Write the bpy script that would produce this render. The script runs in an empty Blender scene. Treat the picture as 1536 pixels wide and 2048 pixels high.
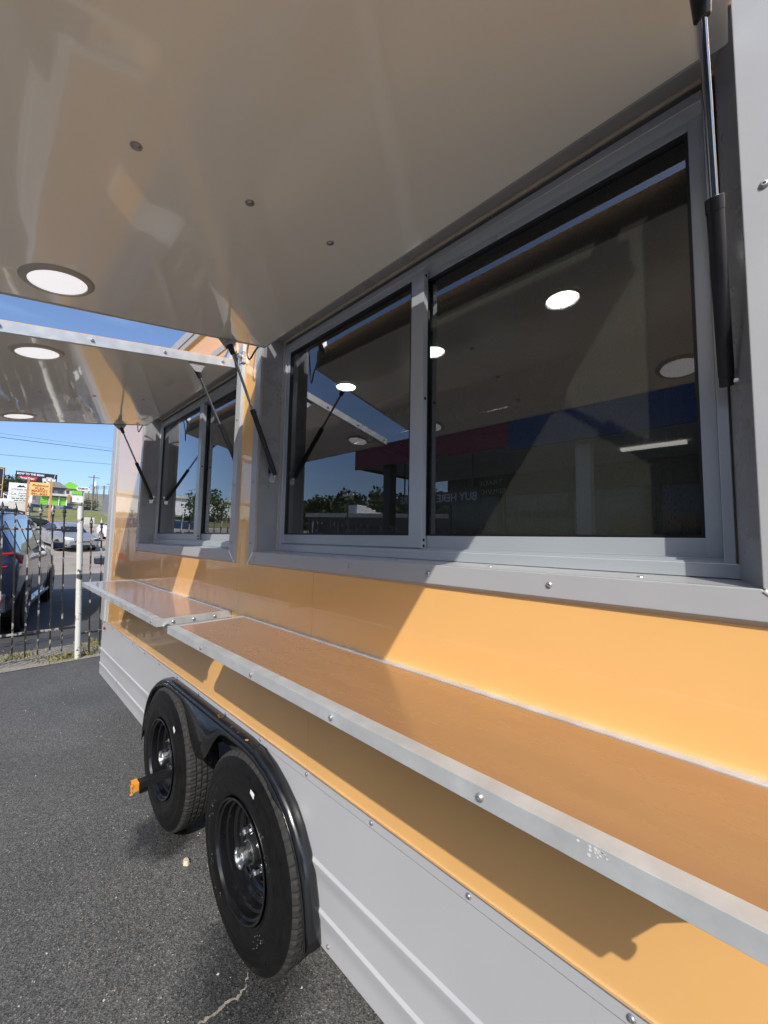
import bpy, bmesh, math, random
from mathutils import Vector, Matrix
R = math.radians
random.seed(7)
sc = bpy.context.scene
col = sc.collection

# ------------------------------------------------------------------ camera, sky, sun, exposure
D = 0.82            # camera to trailer wall; the trailer is laid out in multiples of it
H = 1.935 * D       # camera height
cam_data = bpy.data.cameras.new('camera')
cam = bpy.data.objects.new('camera', cam_data); col.objects.link(cam)
cam_data.sensor_fit = 'VERTICAL'; cam_data.sensor_height = 24.0
cam_data.lens = 24.0 * 750.258 / 2048.0
cam_data.clip_start = 0.02; cam_data.clip_end = 2000
yaw, pitch, roll = 0.814539, 0.0733409, 0.0181374
fwd = Vector((math.sin(yaw)*math.cos(pitch), math.cos(yaw)*math.cos(pitch), math.sin(pitch)))
rt = fwd.cross(Vector((0,0,1))).normalized(); up = rt.cross(fwd)
rt2 = math.cos(roll)*rt + math.sin(roll)*up; up2 = -math.sin(roll)*rt + math.cos(roll)*up
M = Matrix((rt2, up2, -fwd)).transposed().to_4x4(); M.translation = (-D, 0, H)
cam.matrix_world = M
sc.camera = cam

SUN = Vector((1.0, 0.92, -1.205)).normalized()      # direction the light travels
el = math.asin(-SUN.z); az = math.atan2(-SUN.x, -SUN.y)
w = bpy.data.worlds.new('World'); sc.world = w; w.use_nodes = True
nt = w.node_tree; bg = nt.nodes['Background']
sky = nt.nodes.new('ShaderNodeTexSky'); sky.sky_type = 'NISHITA'; sky.sun_disc = False
sky.sun_elevation = el; sky.sun_rotation = az % (2*math.pi)
sky.air_density = 0.75; sky.dust_density = 2.0; sky.ozone_density = 4.0; sky.altitude = 100
# thin high wisps of cloud
tc = nt.nodes.new('ShaderNodeTexCoord'); mp = nt.nodes.new('ShaderNodeMapping')
mp.inputs['Scale'].default_value = (1.6, 1.6, 9.0)
nz = nt.nodes.new('ShaderNodeTexNoise'); nz.inputs['Scale'].default_value = 2.3; nz.inputs['Detail'].default_value = 7; nz.inputs['Roughness'].default_value = .62
rp = nt.nodes.new('ShaderNodeValToRGB'); rp.color_ramp.elements[0].position = .55; rp.color_ramp.elements[1].position = .9
rp.color_ramp.elements[1].color = (.10,.10,.10,1)
mx = nt.nodes.new('ShaderNodeMix'); mx.data_type = 'RGBA'
mx.inputs['B'].default_value = (6.5, 7.2, 8.0, 1)
nt.links.new(tc.outputs['Generated'], mp.inputs['Vector']); nt.links.new(mp.outputs[0], nz.inputs['Vector'])
nt.links.new(nz.outputs['Fac'], rp.inputs[0]); nt.links.new(rp.outputs[0], mx.inputs['Factor'])
nt.links.new(sky.outputs[0], mx.inputs['A']); nt.links.new(mx.outputs['Result'], bg.inputs[0])
bg.inputs['Strength'].default_value = 0.13
sl = bpy.data.lights.new('sun', 'SUN'); sl.energy = 2.55; sl.angle = R(0.53); sl.color = (1, .95, .86)
so = bpy.data.objects.new('sun', sl); col.objects.link(so)
so.rotation_euler = SUN.to_track_quat('-Z', 'Y').to_euler(); so.location = (-6, -6, 9)
vs = sc.view_settings; vs.view_transform = 'Standard'; vs.look = 'None'; vs.gamma = 1; vs.exposure = 0.8; vs.use_curve_mapping = False
sc.cycles.max_bounces = 14; sc.cycles.transparent_max_bounces = 24; sc.cycles.glossy_bounces = 6; sc.cycles.diffuse_bounces = 5
sc.cycles.sample_clamp_indirect = 6; sc.cycles.caustics_reflective = True; sc.cycles.blur_glossy = .4

# ------------------------------------------------------------------ helpers
def tag(o, label=None, cat=None, group=None, kind=None):
    if label: o['label'] = label
    if cat: o['category'] = cat
    if group: o['group'] = group
    if kind: o['kind'] = kind
    return o
WL = {}     # world location of every object made here
def U(p): return ((p[0]-1)*D, p[1]*D, p[2]*D + H)
def empty(name, loc, parent=None):
    o = bpy.data.objects.new(name, None); o.empty_display_size = .2; col.objects.link(o)
    loc = Vector(loc); WL[o.name] = loc
    if parent: o.parent = parent; o.location = loc - WL[parent.name]
    else: o.location = loc
    return o
class MB:
    def __init__(s, unit=False): s.v = []; s.f = []; s.unit = unit
    def add(s, vs, fs):
        n = len(s.v); s.v += [tuple(p) for p in vs]; s.f += [tuple(i+n for i in f) for f in fs]; return s
    def box(s, x0, x1, y0, y1, z0, z1):
        return s.add([(x,y,z) for x in (x0,x1) for y in (y0,y1) for z in (z0,z1)],
            [(0,1,3,2),(4,6,7,5),(0,4,5,1),(2,3,7,6),(0,2,6,4),(1,5,7,3)])
    def quad(s, a, b, c, d): return s.add([a,b,c,d], [(0,1,2,3)])
    def poly(s, pts): return s.add(pts, [tuple(range(len(pts)))])
    def prism(s, pts, vec):
        n = len(pts); v = Vector(vec)
        return s.add([tuple(p) for p in pts] + [tuple(Vector(p)+v) for p in pts],
            [tuple(range(n))[::-1], tuple(range(n,2*n))] + [(i,(i+1)%n,n+(i+1)%n,n+i) for i in range(n)])
    def tube(s, p, q, r, n=12, r2=None, cap=True):
        p, q = Vector(p), Vector(q); r2 = r if r2 is None else r2
        a = (q-p).normalized(); t = a.orthogonal().normalized(); b = a.cross(t)
        vs = []
        for c, rr in ((p,r),(q,r2)):
            for i in range(n):
                th = 2*math.pi*i/n; vs.append(tuple(c + rr*(math.cos(th)*t + math.sin(th)*b)))
        fs = [(i,(i+1)%n,n+(i+1)%n,n+i) for i in range(n)]
        if cap: fs += [tuple(range(n))[::-1], tuple(range(n,2*n))]
        return s.add(vs, fs)
    def path(s, pts, r, n=8):
        pts = [Vector(p) for p in pts]; vs = []; t = None
        for i, p in enumerate(pts):
            a = (pts[min(i+1,len(pts)-1)] - pts[max(i-1,0)]).normalized()
            t = (a.orthogonal() if t is None else t - a*t.dot(a)).normalized(); b = a.cross(t)
            for k in range(n):
                th = 2*math.pi*k/n; vs.append(tuple(p + r*(math.cos(th)*t + math.sin(th)*b)))
        m = len(pts)
        fs = [(j*n+i, j*n+(i+1)%n, (j+1)*n+(i+1)%n, (j+1)*n+i) for j in range(m-1) for i in range(n)]
        fs += [tuple(range(n))[::-1], tuple(range((m-1)*n, m*n))]
        return s.add(vs, fs)
    def lathe(s, prof, c, n=48, axis=0, close=False, mod=None):
        # prof: (offset along axis, radius); axis 0=x 1=y 2=z
        c = Vector(c); vs = []
        for k in range(n):
            th = 2*math.pi*k/n
            for j, (a, r) in enumerate(prof):
                if mod: r = mod(k, j, r)
                q = [0,0,0]; q[axis] = a; q[(axis+1)%3] = r*math.cos(th); q[(axis+2)%3] = r*math.sin(th)
                vs.append(tuple(c + Vector(q)))
        m = len(prof)
        fs = [(k*m+j, k*m+j+1, ((k+1)%n)*m+j+1, ((k+1)%n)*m+j) for k in range(n) for j in range(m-1)]
        if close:
            fs += [(k*m+m-1, k*m, ((k+1)%n)*m, ((k+1)%n)*m+m-1) for k in range(n)]
        return s.add(vs, fs)
    def build(s, name, m, parent=None, bevel=0, smooth=None, fix=True, xform=None, seg=2):
        vs = [Vector(U(p)) if s.unit else Vector(p) for p in s.v]
        if xform is not None: vs = [xform @ p for p in vs]
        lo = Vector((min(p.x for p in vs), min(p.y for p in vs), min(p.z for p in vs)))
        hi = Vector((max(p.x for p in vs), max(p.y for p in vs), max(p.z for p in vs)))
        c = (lo+hi)/2
        if parent is None: c.z = lo.z
        me = bpy.data.meshes.new(name); me.from_pydata([tuple(p-c) for p in vs], [], s.f)
        if fix:
            bm = bmesh.new(); bm.from_mesh(me)
            bmesh.ops.recalc_face_normals(bm, faces=bm.faces); bm.to_mesh(me); bm.free()
        if smooth is not None:
            me.polygons.foreach_set('use_smooth', [True]*len(me.polygons)); me.set_sharp_from_angle(angle=R(smooth))
        me.materials.append(m)
        o = bpy.data.objects.new(name, me); col.objects.link(o); WL[o.name] = c
        if parent is not None: o.parent = parent; o.location = c - WL[parent.name]
        else: o.location = c
        if bevel:
            b = o.modifiers.new('bevel','BEVEL'); b.width = bevel; b.segments = seg; b.limit_method = 'ANGLE'; b.angle_limit = R(40)
        return o
def kids(o): return [c for c in bpy.data.objects if c.parent is o]
def copy_tree(o, parent=None, off=Vector((0,0,0))):
    c = o.copy(); col.objects.link(c)
    if parent is not None: c.parent = parent
    else: c.location = o.location + off
    for ch in kids(o): copy_tree(ch, c)
    WL[c.name] = WL[o.name] + off
    return c
def text(name, body, m, parent, origin, xdir, updir, size, width=None, depth=.004, align='CENTER', shear=0, bold=0):
    cu = bpy.data.curves.new(name, 'FONT'); cu.body = body; cu.size = 1; cu.align_x = align; cu.align_y = 'CENTER'; cu.shear = shear
    cu.extrude = depth; cu.offset = bold; cu.resolution_u = 3
    to = bpy.data.objects.new(name, cu); col.objects.link(to)
    bpy.context.view_layer.update()
    me = bpy.data.meshes.new_from_object(to.evaluated_get(bpy.context.evaluated_depsgraph_get()))
    bpy.data.objects.remove(to); bpy.data.curves.remove(cu)
    xs = [v.co.x for v in me.vertices]; sx = size
    if width: sx = width/max(1e-6, max(xs)-min(xs))
    xd = Vector(xdir).normalized(); ud = Vector(updir).normalized(); nd = xd.cross(ud)
    for v in me.vertices: v.co = xd*v.co.x*sx + ud*v.co.y*size + nd*v.co.z
    me.materials.clear(); me.materials.append(m)
    o = bpy.data.objects.new(name, me); col.objects.link(o); o.parent = parent
    o.location = Vector(origin) - WL[parent.name]; WL[o.name] = Vector(origin)
    return o

# ------------------------------------------------------------------ materials
MT = {}
def mat(name, c, rough=.5, metal=0, spec=.5, var=0, vscale=6, bump=0, bscale=30, bdist=.002, coat=0, crough=.03, rvar=0, emit=None, estr=0, detail=4, c2=None, stretch=None, thr=None, obj=False):
    m = bpy.data.materials.new(name); m.use_nodes = True; n = m.node_tree.nodes; L = m.node_tree.links
    b = n['Principled BSDF']; b.inputs['Base Color'].default_value = (*c, 1)
    b.inputs['Roughness'].default_value = rough; b.inputs['Metallic'].default_value = metal
    b.inputs['Specular IOR Level'].default_value = spec
    if coat: b.inputs['Coat Weight'].default_value = coat; b.inputs['Coat Roughness'].default_value = crough
    if emit: b.inputs['Emission Color'].default_value = (*emit, 1); b.inputs['Emission Strength'].default_value = estr
    if var or bump or rvar or c2:
        t = n.new('ShaderNodeTexCoord'); mpn = n.new('ShaderNodeMapping')
        if stretch: mpn.inputs['Scale'].default_value = stretch
        if obj: L.new(t.outputs['Object'], mpn.inputs[0])
        else:
            g = n.new('ShaderNodeNewGeometry'); L.new(g.outputs['Position'], mpn.inputs[0])
    if var or c2 or rvar:
        z = n.new('ShaderNodeTexNoise'); z.inputs['Scale'].default_value = vscale; z.inputs['Detail'].default_value = detail; z.inputs['Roughness'].default_value = .6
        L.new(mpn.outputs[0], z.inputs['Vector'])
        if var or c2:
            r = n.new('ShaderNodeValToRGB'); e = r.color_ramp.elements
            lo, hi = thr or (.3,.7); e[0].position = lo; e[1].position = hi
            if c2: e[0].color = (*c,1); e[1].color = (*c2,1)
            else:
                e[0].color = tuple(max(0,x*(1-var)) for x in c)+(1,); e[1].color = tuple(min(1,x*(1+var)) for x in c)+(1,)
            L.new(z.outputs['Fac'], r.inputs[0]); L.new(r.outputs[0], b.inputs['Base Color'])
        if rvar:
            mr = n.new('ShaderNodeMapRange'); mr.inputs[1].default_value = .3; mr.inputs[2].default_value = .7
            mr.inputs[3].default_value = max(0,rough-rvar); mr.inputs[4].default_value = min(1,rough+rvar)
            L.new(z.outputs['Fac'], mr.inputs[0]); L.new(mr.outputs[0], b.inputs['Roughness'])
    if bump:
        z2 = n.new('ShaderNodeTexNoise'); z2.inputs['Scale'].default_value = bscale; z2.inputs['Detail'].default_value = 3
        L.new(mpn.outputs[0], z2.inputs['Vector'])
        bn = n.new('ShaderNodeBump'); bn.inputs['Strength'].default_value = bump; bn.inputs['Distance'].default_value = bdist
        L.new(z2.outputs['Fac'], bn.inputs['Height']); L.new(bn.outputs[0], b.inputs['Normal'])
        if coat: L.new(bn.outputs[0], b.inputs['Coat Normal'])
    MT[name] = m
    return m
ORANGE = mat('orange_paint', (.80,.45,.155), .22, spec=.5, var=.035, vscale=2.5, bump=.3, bscale=2.4, bdist=.006, coat=1.0, crough=.012, rvar=.03)
GREY = mat('grey_paint', (.36,.365,.37), .33, spec=.5, var=.04, vscale=3, bump=.12, bscale=3, bdist=.004, rvar=.06)
SKIRT = mat('skirt_grey', (.43,.435,.45), .3, var=.03, vscale=2, bump=.2, bscale=2.5, bdist=.005, rvar=.03, detail=2)
JAMB = mat('jamb_grey', (.27,.275,.285), .30, var=.05, vscale=8, rvar=.06)
ALU = mat('mill_aluminium', (.66,.67,.68), .34, metal=1, var=.06, vscale=14, rvar=.10, bump=.08, bscale=60, stretch=(1,.15,1))
ALUF = mat('window_aluminium', (.46,.50,.53), .30, metal=.32, var=.03, vscale=2.5, rvar=.03, detail=2)
GALV = mat('shelf_edge_metal', (.56,.58,.58), .42, metal=.45, var=.12, vscale=18, rvar=.12, bump=.15, bscale=70, bdist=.0008, detail=8)
UNDER = mat('awning_white_gloss', (.89,.87,.77), .10, spec=.5, var=.02, vscale=1.5, bump=.3, bscale=2.6, bdist=.008, coat=1.0, crough=.006, stretch=(1,.6,1))
WOOD = mat('shelf_laminate', (.29,.155,.066), .26, spec=.5, var=.07, vscale=7, rvar=.06, bump=.06, bscale=25, bdist=.001, stretch=(2.5,.6,1), detail=7, coat=.7, crough=.16)
LAM2 = mat('shelf_brown_laminate', (.30,.17,.09), .12, spec=.5, var=.08, vscale=5, bump=.2, bscale=3, bdist=.004, coat=.4)
BLACK = mat('black_plastic', (.012,.012,.013), .35, rvar=.08, var=.2, vscale=10)
ROD = mat('chrome_rod', (.35,.36,.38), .12, metal=1)
RUBBER = mat('tyre_rubber', (.006,.006,.006), .38, spec=.28, var=.35, vscale=25, rvar=.12, bump=.1, bscale=180, bdist=.0006, detail=8)
TREAD = mat('tread_rubber', (.030,.029,.028), .75, spec=.3, var=.25, vscale=40, detail=8)
RIM = mat('rim_black', (.006,.006,.007), .2, spec=.45, coat=.25, var=.2, vscale=12)
ZINC = mat('zinc', (.62,.64,.64), .3, metal=1, var=.2, vscale=60, rvar=.1)
FENDER = mat('fender_black', (.010,.011,.013), .22, spec=.55, var=.2, vscale=9, rvar=.1, bump=.1, bscale=5, bdist=.003, coat=.3, crough=.1)
RUST = mat('bare_rust', (.42,.20,.08), .8, var=.4, vscale=80)
DARK = mat('dark_void', (.012,.012,.012), .9)
CAULK = mat('caulk', (.42,.39,.33), .6, var=.1, vscale=30, bump=.3, bscale=120, bdist=.001)
INWALL = mat('interior_panel', (.34,.335,.31), .3, var=.04, vscale=2)
STEEL = mat('hood_steel', (.5,.5,.48), .25, metal=1, var=.06, vscale=6, rvar=.08, stretch=(1,8,1))
LED = mat('lamp_lens', (.85,.85,.85), .4, emit=(.97,.96,1.0), estr=.42)
LEDIN = mat('ceiling_lamp_lens', (.85,.85,.85), .4, emit=(.97,.97,1.0), estr=12)
WHITE = mat('white_plastic', (.72,.72,.70), .45)
RING = mat('lamp_ring', (.45,.43,.39), .35)
SCREW = mat('screw_zinc', (.42,.42,.42), .42, metal=.8)
ORG2 = mat('lock_orange', (.75,.30,.03), .4, var=.1, vscale=30)
REDL = mat('red_lens', (.28,.012,.015), .15, spec=.6)
WEAR = mat('worn_pale', (.26,.26,.25), .8, var=.4, vscale=200)
SCUFF = mat('edge_scuff', (.66,.66,.64), .6, var=.15, vscale=150)
REDLAB = mat('red_label', (.22,.03,.03), .5)

def glass(name, tint, ior=1.65, gain=1.7, bump=.0):
    m = bpy.data.materials.new(name); m.use_nodes = True; n = m.node_tree.nodes; L = m.node_tree.links
    n.remove(n['Principled BSDF']); out = n['Material Output']
    tr = n.new('ShaderNodeBsdfTransparent'); tr.inputs[0].default_value = (*tint,1)
    gl = n.new('ShaderNodeBsdfGlossy'); gl.inputs['Roughness'].default_value = .004; gl.inputs[0].default_value = (.95,.97,1,1)
    fr = n.new('ShaderNodeFresnel'); fr.inputs[0].default_value = ior
    ge = n.new('ShaderNodeNewGeometry'); inv = n.new('ShaderNodeMath'); inv.operation = 'SUBTRACT'; inv.inputs[0].default_value = 1
    L.new(ge.outputs['Backfacing'], inv.inputs[1])
    mu = n.new('ShaderNodeMath'); mu.operation = 'MULTIPLY'; mu.inputs[1].default_value = gain; L.new(fr.outputs[0], mu.inputs[0])
    mu2 = n.new('ShaderNodeMath'); mu2.operation = 'MULTIPLY'; mu2.use_clamp = True; L.new(mu.outputs[0], mu2.inputs[0]); L.new(inv.outputs[0], mu2.inputs[1])
    ms = n.new('ShaderNodeMixShader'); L.new(mu2.outputs[0], ms.inputs[0]); L.new(tr.outputs[0], ms.inputs[1]); L.new(gl.outputs[0], ms.inputs[2])
    L.new(ms.outputs[0], out.inputs[0])
    return m
GLASS = glass('window_glass', (.62,.64,.62), 1.65, 2.0)
def mesh_screen():
    m = bpy.data.materials.new('insect_screen'); m.use_nodes = True; n = m.node_tree.nodes; L = m.node_tree.links
    n.remove(n['Principled BSDF']); out = n['Material Output']
    tr = n.new('ShaderNodeBsdfTransparent'); df = n.new('ShaderNodeBsdfDiffuse'); df.inputs[0].default_value = (.27,.26,.245,1)
    ge = n.new('ShaderNodeNewGeometry'); z = n.new('ShaderNodeTexNoise'); z.inputs['Scale'].default_value = 520; z.inputs['Detail'].default_value = 2
    mp_ = n.new('ShaderNodeMapping'); mp_.inputs['Scale'].default_value = (1,1,.25)
    L.new(ge.outputs['Position'], mp_.inputs[0]); L.new(mp_.outputs[0], z.inputs['Vector'])
    mr = n.new('ShaderNodeMapRange'); mr.inputs[1].default_value = .3; mr.inputs[2].default_value = .7; mr.inputs[3].default_value = .38; mr.inputs[4].default_value = .62
    L.new(z.outputs['Fac'], mr.inputs[0])
    ms = n.new('ShaderNodeMixShader'); L.new(mr.outputs[0], ms.inputs[0]); L.new(tr.outputs[0], ms.inputs[1]); L.new(df.outputs[0], ms.inputs[2])
    L.new(ms.outputs[0], out.inputs[0]); return m
SCREEN = mesh_screen()

def asphalt_mat():
    m = bpy.data.materials.new('asphalt'); m.use_nodes = True; n = m.node_tree.nodes; L = m.node_tree.links
    b = n['Principled BSDF']; ge = n.new('ShaderNodeNewGeometry')
    def noise(s, d=4, r=.6):
        z = n.new('ShaderNodeTexNoise'); z.inputs['Scale'].default_value = s; z.inputs['Detail'].default_value = d; z.inputs['Roughness'].default_value = r
        L.new(ge.outputs['Position'], z.inputs['Vector']); return z
    def ramp(src, stops):
        r = n.new('ShaderNodeValToRGB'); e = r.color_ramp.elements
        while len(e) < len(stops): e.new(.5)
        for q, (p, c) in zip(e, stops): q.position = p; q.color = (*c,1) if len(c) == 3 else c
        L.new(src, r.inputs[0]); return r
    big = ramp(noise(.9,5).outputs['Fac'], [(.3,(.090,.089,.086)),(.7,(.130,.128,.122))])
    vo = n.new('ShaderNodeTexVoronoi'); vo.inputs['Scale'].default_value = 190; L.new(ge.outputs['Position'], vo.inputs['Vector'])
    sp = ramp(vo.outputs['Color'], [(0,(.25,.25,.25)),(.55,(.9,.9,.9)),(.88,(1.5,1.48,1.42)),(.975,(3.2,3.1,2.9))])
    mu = n.new('ShaderNodeMix'); mu.data_type = 'RGBA'; mu.blend_type = 'MULTIPLY'; mu.inputs[0].default_value = 1
    L.new(big.outputs[0], mu.inputs['A']); L.new(sp.outputs[0], mu.inputs['B'])
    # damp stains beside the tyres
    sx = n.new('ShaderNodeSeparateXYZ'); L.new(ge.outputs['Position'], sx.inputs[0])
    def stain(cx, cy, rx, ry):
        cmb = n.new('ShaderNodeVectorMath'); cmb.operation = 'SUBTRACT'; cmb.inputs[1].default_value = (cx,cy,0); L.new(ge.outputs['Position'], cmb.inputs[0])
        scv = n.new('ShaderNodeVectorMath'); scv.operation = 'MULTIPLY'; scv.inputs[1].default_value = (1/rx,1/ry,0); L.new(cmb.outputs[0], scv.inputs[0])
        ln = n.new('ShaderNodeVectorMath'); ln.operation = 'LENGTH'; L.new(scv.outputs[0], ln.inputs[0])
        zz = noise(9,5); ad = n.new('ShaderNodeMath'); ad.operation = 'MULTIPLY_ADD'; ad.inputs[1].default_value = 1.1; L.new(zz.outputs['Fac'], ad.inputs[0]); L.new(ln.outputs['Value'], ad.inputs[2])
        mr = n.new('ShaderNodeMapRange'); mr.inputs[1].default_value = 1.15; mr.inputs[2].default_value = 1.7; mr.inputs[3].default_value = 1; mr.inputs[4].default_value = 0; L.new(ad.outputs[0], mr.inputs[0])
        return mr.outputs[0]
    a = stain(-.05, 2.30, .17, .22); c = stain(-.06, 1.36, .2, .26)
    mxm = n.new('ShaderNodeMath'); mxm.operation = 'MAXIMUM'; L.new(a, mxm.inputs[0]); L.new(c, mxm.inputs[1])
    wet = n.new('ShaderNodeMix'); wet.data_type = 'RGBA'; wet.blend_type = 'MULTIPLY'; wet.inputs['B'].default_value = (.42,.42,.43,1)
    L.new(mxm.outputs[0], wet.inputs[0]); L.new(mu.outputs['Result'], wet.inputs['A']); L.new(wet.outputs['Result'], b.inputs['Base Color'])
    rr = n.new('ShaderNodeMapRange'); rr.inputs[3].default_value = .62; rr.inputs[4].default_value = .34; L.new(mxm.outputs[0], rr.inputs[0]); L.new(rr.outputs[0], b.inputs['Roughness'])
    b.inputs['Specular IOR Level'].default_value = .45
    bn = n.new('ShaderNodeBump'); bn.inputs['Strength'].default_value = .6; bn.inputs['Distance'].default_value = .004
    L.new(vo.outputs['Distance'], bn.inputs['Height']); L.new(bn.outputs[0], b.inputs['Normal'])
    return m
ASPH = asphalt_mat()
GRAVEL = mat('gravel', (.26,.235,.20), .9, var=.5, vscale=55, bump=.8, bscale=90, bdist=.01, detail=6)
LOT = mat('old_concrete_lot', (.30,.26,.215), .85, var=.22, vscale=1.1, bump=.4, bscale=14, bdist=.01, detail=8)
LOTC = mat('pale_bounce_concrete', (.46,.43,.385), .85, var=.12, vscale=1.1, bump=.3, bscale=14, bdist=.006, detail=8)
LOTB = mat('old_black_lot', (.07,.07,.072), .85, var=.2, vscale=1.1, bump=.4, bscale=40, bdist=.006, detail=8)
GRASS = mat('dry_grass', (.10,.13,.03), .9, c2=(.24,.22,.08), vscale=1.2, bump=.8, bscale=8, bdist=.05, detail=8)
GRAYROAD = mat('street_asphalt', (.16,.16,.165), .85, var=.15, vscale=.6)
GROUND = mat('far_ground', (.20,.19,.13), .9, var=.3, vscale=.12)
KERB = mat('kerb_concrete', (.42,.40,.36), .85, var=.15, vscale=5)
LEAF = mat('leaf_green', (.055,.085,.025), .6, c2=(.11,.14,.04), vscale=3, thr=(.35,.65))
LEAFD = mat('leaf_dark', (.03,.05,.018), .6, c2=(.07,.095,.03), vscale=1.2, thr=(.35,.65))
BARK = mat('bark', (.10,.075,.055), .9, var=.3, vscale=20)
IRON = mat('worn_iron', (.03,.028,.026), .5, metal=.3, c2=(.46,.44,.40), vscale=16, thr=(.53,.60), stretch=(1,1,.55), detail=6)
POSTW = mat('worn_white_post', (.62,.62,.58), .6, c2=(.06,.055,.05), vscale=10, thr=(.57,.61), detail=7)
WOODP = mat('pole_wood', (.17,.13,.10), .9, var=.2, vscale=6)
# far scenery colours
NAVY = mat('navy_board', (.012,.012,.04), .5)
BWHITE = mat('board_white', (.75,.75,.74), .5)
BRED = mat('board_red', (.55,.03,.05), .5)
BYEL = mat('board_yellow', (.80,.52,.17), .55, var=.05, vscale=3)
BTXT = mat('board_red_text', (.40,.05,.03), .6)
BORWD = mat('board_post_orange', (.52,.25,.11), .8, var=.15, vscale=4)
GRN = mat('lime_green', (.22,.56,.06), .55, var=.06, vscale=2)
SID = mat('slate_siding', (.14,.15,.17), .7, var=.1, vscale=3)
ROOFG = mat('roof_grey', (.17,.165,.16), .85, var=.2, vscale=3)
CREAM = mat('cream_wall', (.55,.53,.48), .7, var=.08, vscale=1)
TAN = mat('tan_timber', (.45,.25,.10), .7, var=.15, vscale=2)
BLUEC = mat('navy_container', (.045,.06,.11), .6, var=.1, vscale=2)
STEELD = mat('dark_steel', (.10,.10,.105), .5, metal=.5)
DGREY = mat('dark_paint_grey', (.07,.07,.072), .5)
CARGLASS = mat('car_glass', (.010,.013,.016), .04, spec=.9, coat=.5)
CHROME = mat('chrome', (.75,.75,.76), .12, metal=1)
HLAMP = mat('headlamp', (.72,.74,.76), .1, spec=.7, coat=.5)
FASR = mat('fascia_red', (.26,.012,.03), .35)
FASB = mat('fascia_blue', (.012,.045,.20), .35)
WINDK = mat('store_glass', (.03,.035,.04), .08, spec=.7)
TUBE = mat('fluorescent_tube', (.9,.9,.9), .4, emit=(1,.95,.85), estr=1.3)
def paint(name, c, metal=0): return mat(name, c, .25, metal=metal, spec=.4, coat=.6, crough=.02)
P_NAVY = paint('suv_navy_paint', (.010,.014,.035)); P_SILVER = paint('sedan_silver_paint', (.36,.38,.41), .5); P_WHITE = paint('car_white_paint', (.78,.78,.77))
P_BLACK = paint('car_black_paint', (.012,.012,.013)); P_DKBLUE = paint('car_dark_paint', (.035,.045,.06))

# ------------------------------------------------------------------ the ground
HP = [(-80,0),(6.5,0),(12,.06),(20,.25),(27,.55),(36,1.6),(44,2.3),(47,2.5),(66,4.9),(74,5.0),(100,5.75),(116,8.0),(135,10.2),(200,19),(340,26),(900,34)]
def gz(y):
    for (a,za),(b,zb) in zip(HP, HP[1:]):
        if y <= b: return za + (zb-za)*(y-a)/(b-a)
    return HP[-1][1]
def sheet(name, x0, x1, y0, y1, lift, m, skew=0, dy=3.0, dx=None):
    n = max(1, int(math.ceil((y1-y0)/dy))); mb = MB()
    ys = sorted(set([y0+(y1-y0)*i/n for i in range(n+1)] + [p for p,_ in HP if y0 < p < y1]))
    vs = []
    for y in ys: vs += [(x0, y - skew*x0, gz(y)+lift), (x1, y - skew*x1, gz(y)+lift)]
    mb.add(vs, [(2*i,2*i+1,2*i+3,2*i+2) for i in range(len(ys)-1)])
    return tag(mb.build(name, m, fix=False), kind='structure')
sheet('ground', -700, 700, -400, 900, -.03, GROUND, dy=20)
lot = sheet('parking_lot', -1.9, 40, -50, 6.12, 0, ASPH)
sheet('bounce_apron', -60, -1.905, -50, 6.12, .0, LOTC)  # unseen pale ground, added to bounce sunlight up under the awnings
sheet('gravel_verge', -60, 40, 6.125, 7.0, .004, GRAVEL)
sheet('rear_lot', -60, 60, 7.005, 17, .0, LOTB)
sheet('upper_lot', -60, 60, 17.005, 37, .0, LOT)
sheet('street', -90, 90, 37.005, 46, .0, LOT)
mb = MB(); mb.box(-90, 90, 46.0, 46.3, gz(46)-.1, gz(46.3)+.13); tag(mb.build('kerb', KERB, bevel=.02), kind='structure')
sheet('grass_bank', -90, 9.6, 46.31, 70, .02, GRASS)
sheet('grass_strip', 9.605, 90, 46.31, 58, .02, GRASS)
sheet('upper_yard', -90, 11.5, 70.005, 118, .01, GRAYROAD)
# street climbing the hill
mb = MB(); pts = [(58.1,10.2,19),(70,11.5,21.5),(90,14.4,25.5),(140,23.0,36),(200,33.0,49),(330,55,78)]
vs = []
for y,a,b in pts: vs += [(a,y,gz(y)+.06),(b,y,gz(y)+.06)]
mb.add(vs, [(2*i,2*i+1,2*i+3,2*i+2) for i in range(len(pts)-1)])
tag(mb.build('hill_road', GRAYROAD, fix=False), kind='structure')
for k,(f0,wd) in enumerate(((.48,.02),)):
    mb = MB(); vs = []
    for y,a,b in pts: vs += [(a+(b-a)*f0,y,gz(y)+.075),(a+(b-a)*(f0+wd),y,gz(y)+.075)]
    mb.add(vs, [(2*i,2*i+1,2*i+3,2*i+2) for i in range(len(pts)-1)])
    tag(mb.build('road_marking', BYEL, fix=False), kind='structure')
# pale filled crack in the near asphalt
mb = MB(); random.seed(3)
cp = [(-.055,1.36),(-.085,1.325),(-.12,1.315),(-.16,1.33),(-.2,1.325),(-.25,1.34),(-.33,1.33),(-.42,1.36)]
vs = []
fine = []
for (a,b),(c,d_) in zip(cp, cp[1:]):
    for k in range(6): fine.append((a+(c-a)*k/6+random.uniform(-.004,.004), b+(d_-b)*k/6+random.uniform(-.004,.004)))
for i,(x,y) in enumerate(fine):
    wd = .002+.005*random.random(); vs += [(x,y-wd,.003),(x,y+wd,.003)]
mb.add(vs, [(2*i,2*i+1,2*i+3,2*i+2) for i in range(len(fine)-1)])
mb.build('crack_filler', mat('crack_fill', (.22,.20,.165), .9, var=.5, vscale=90), parent=lot, fix=False)

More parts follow.
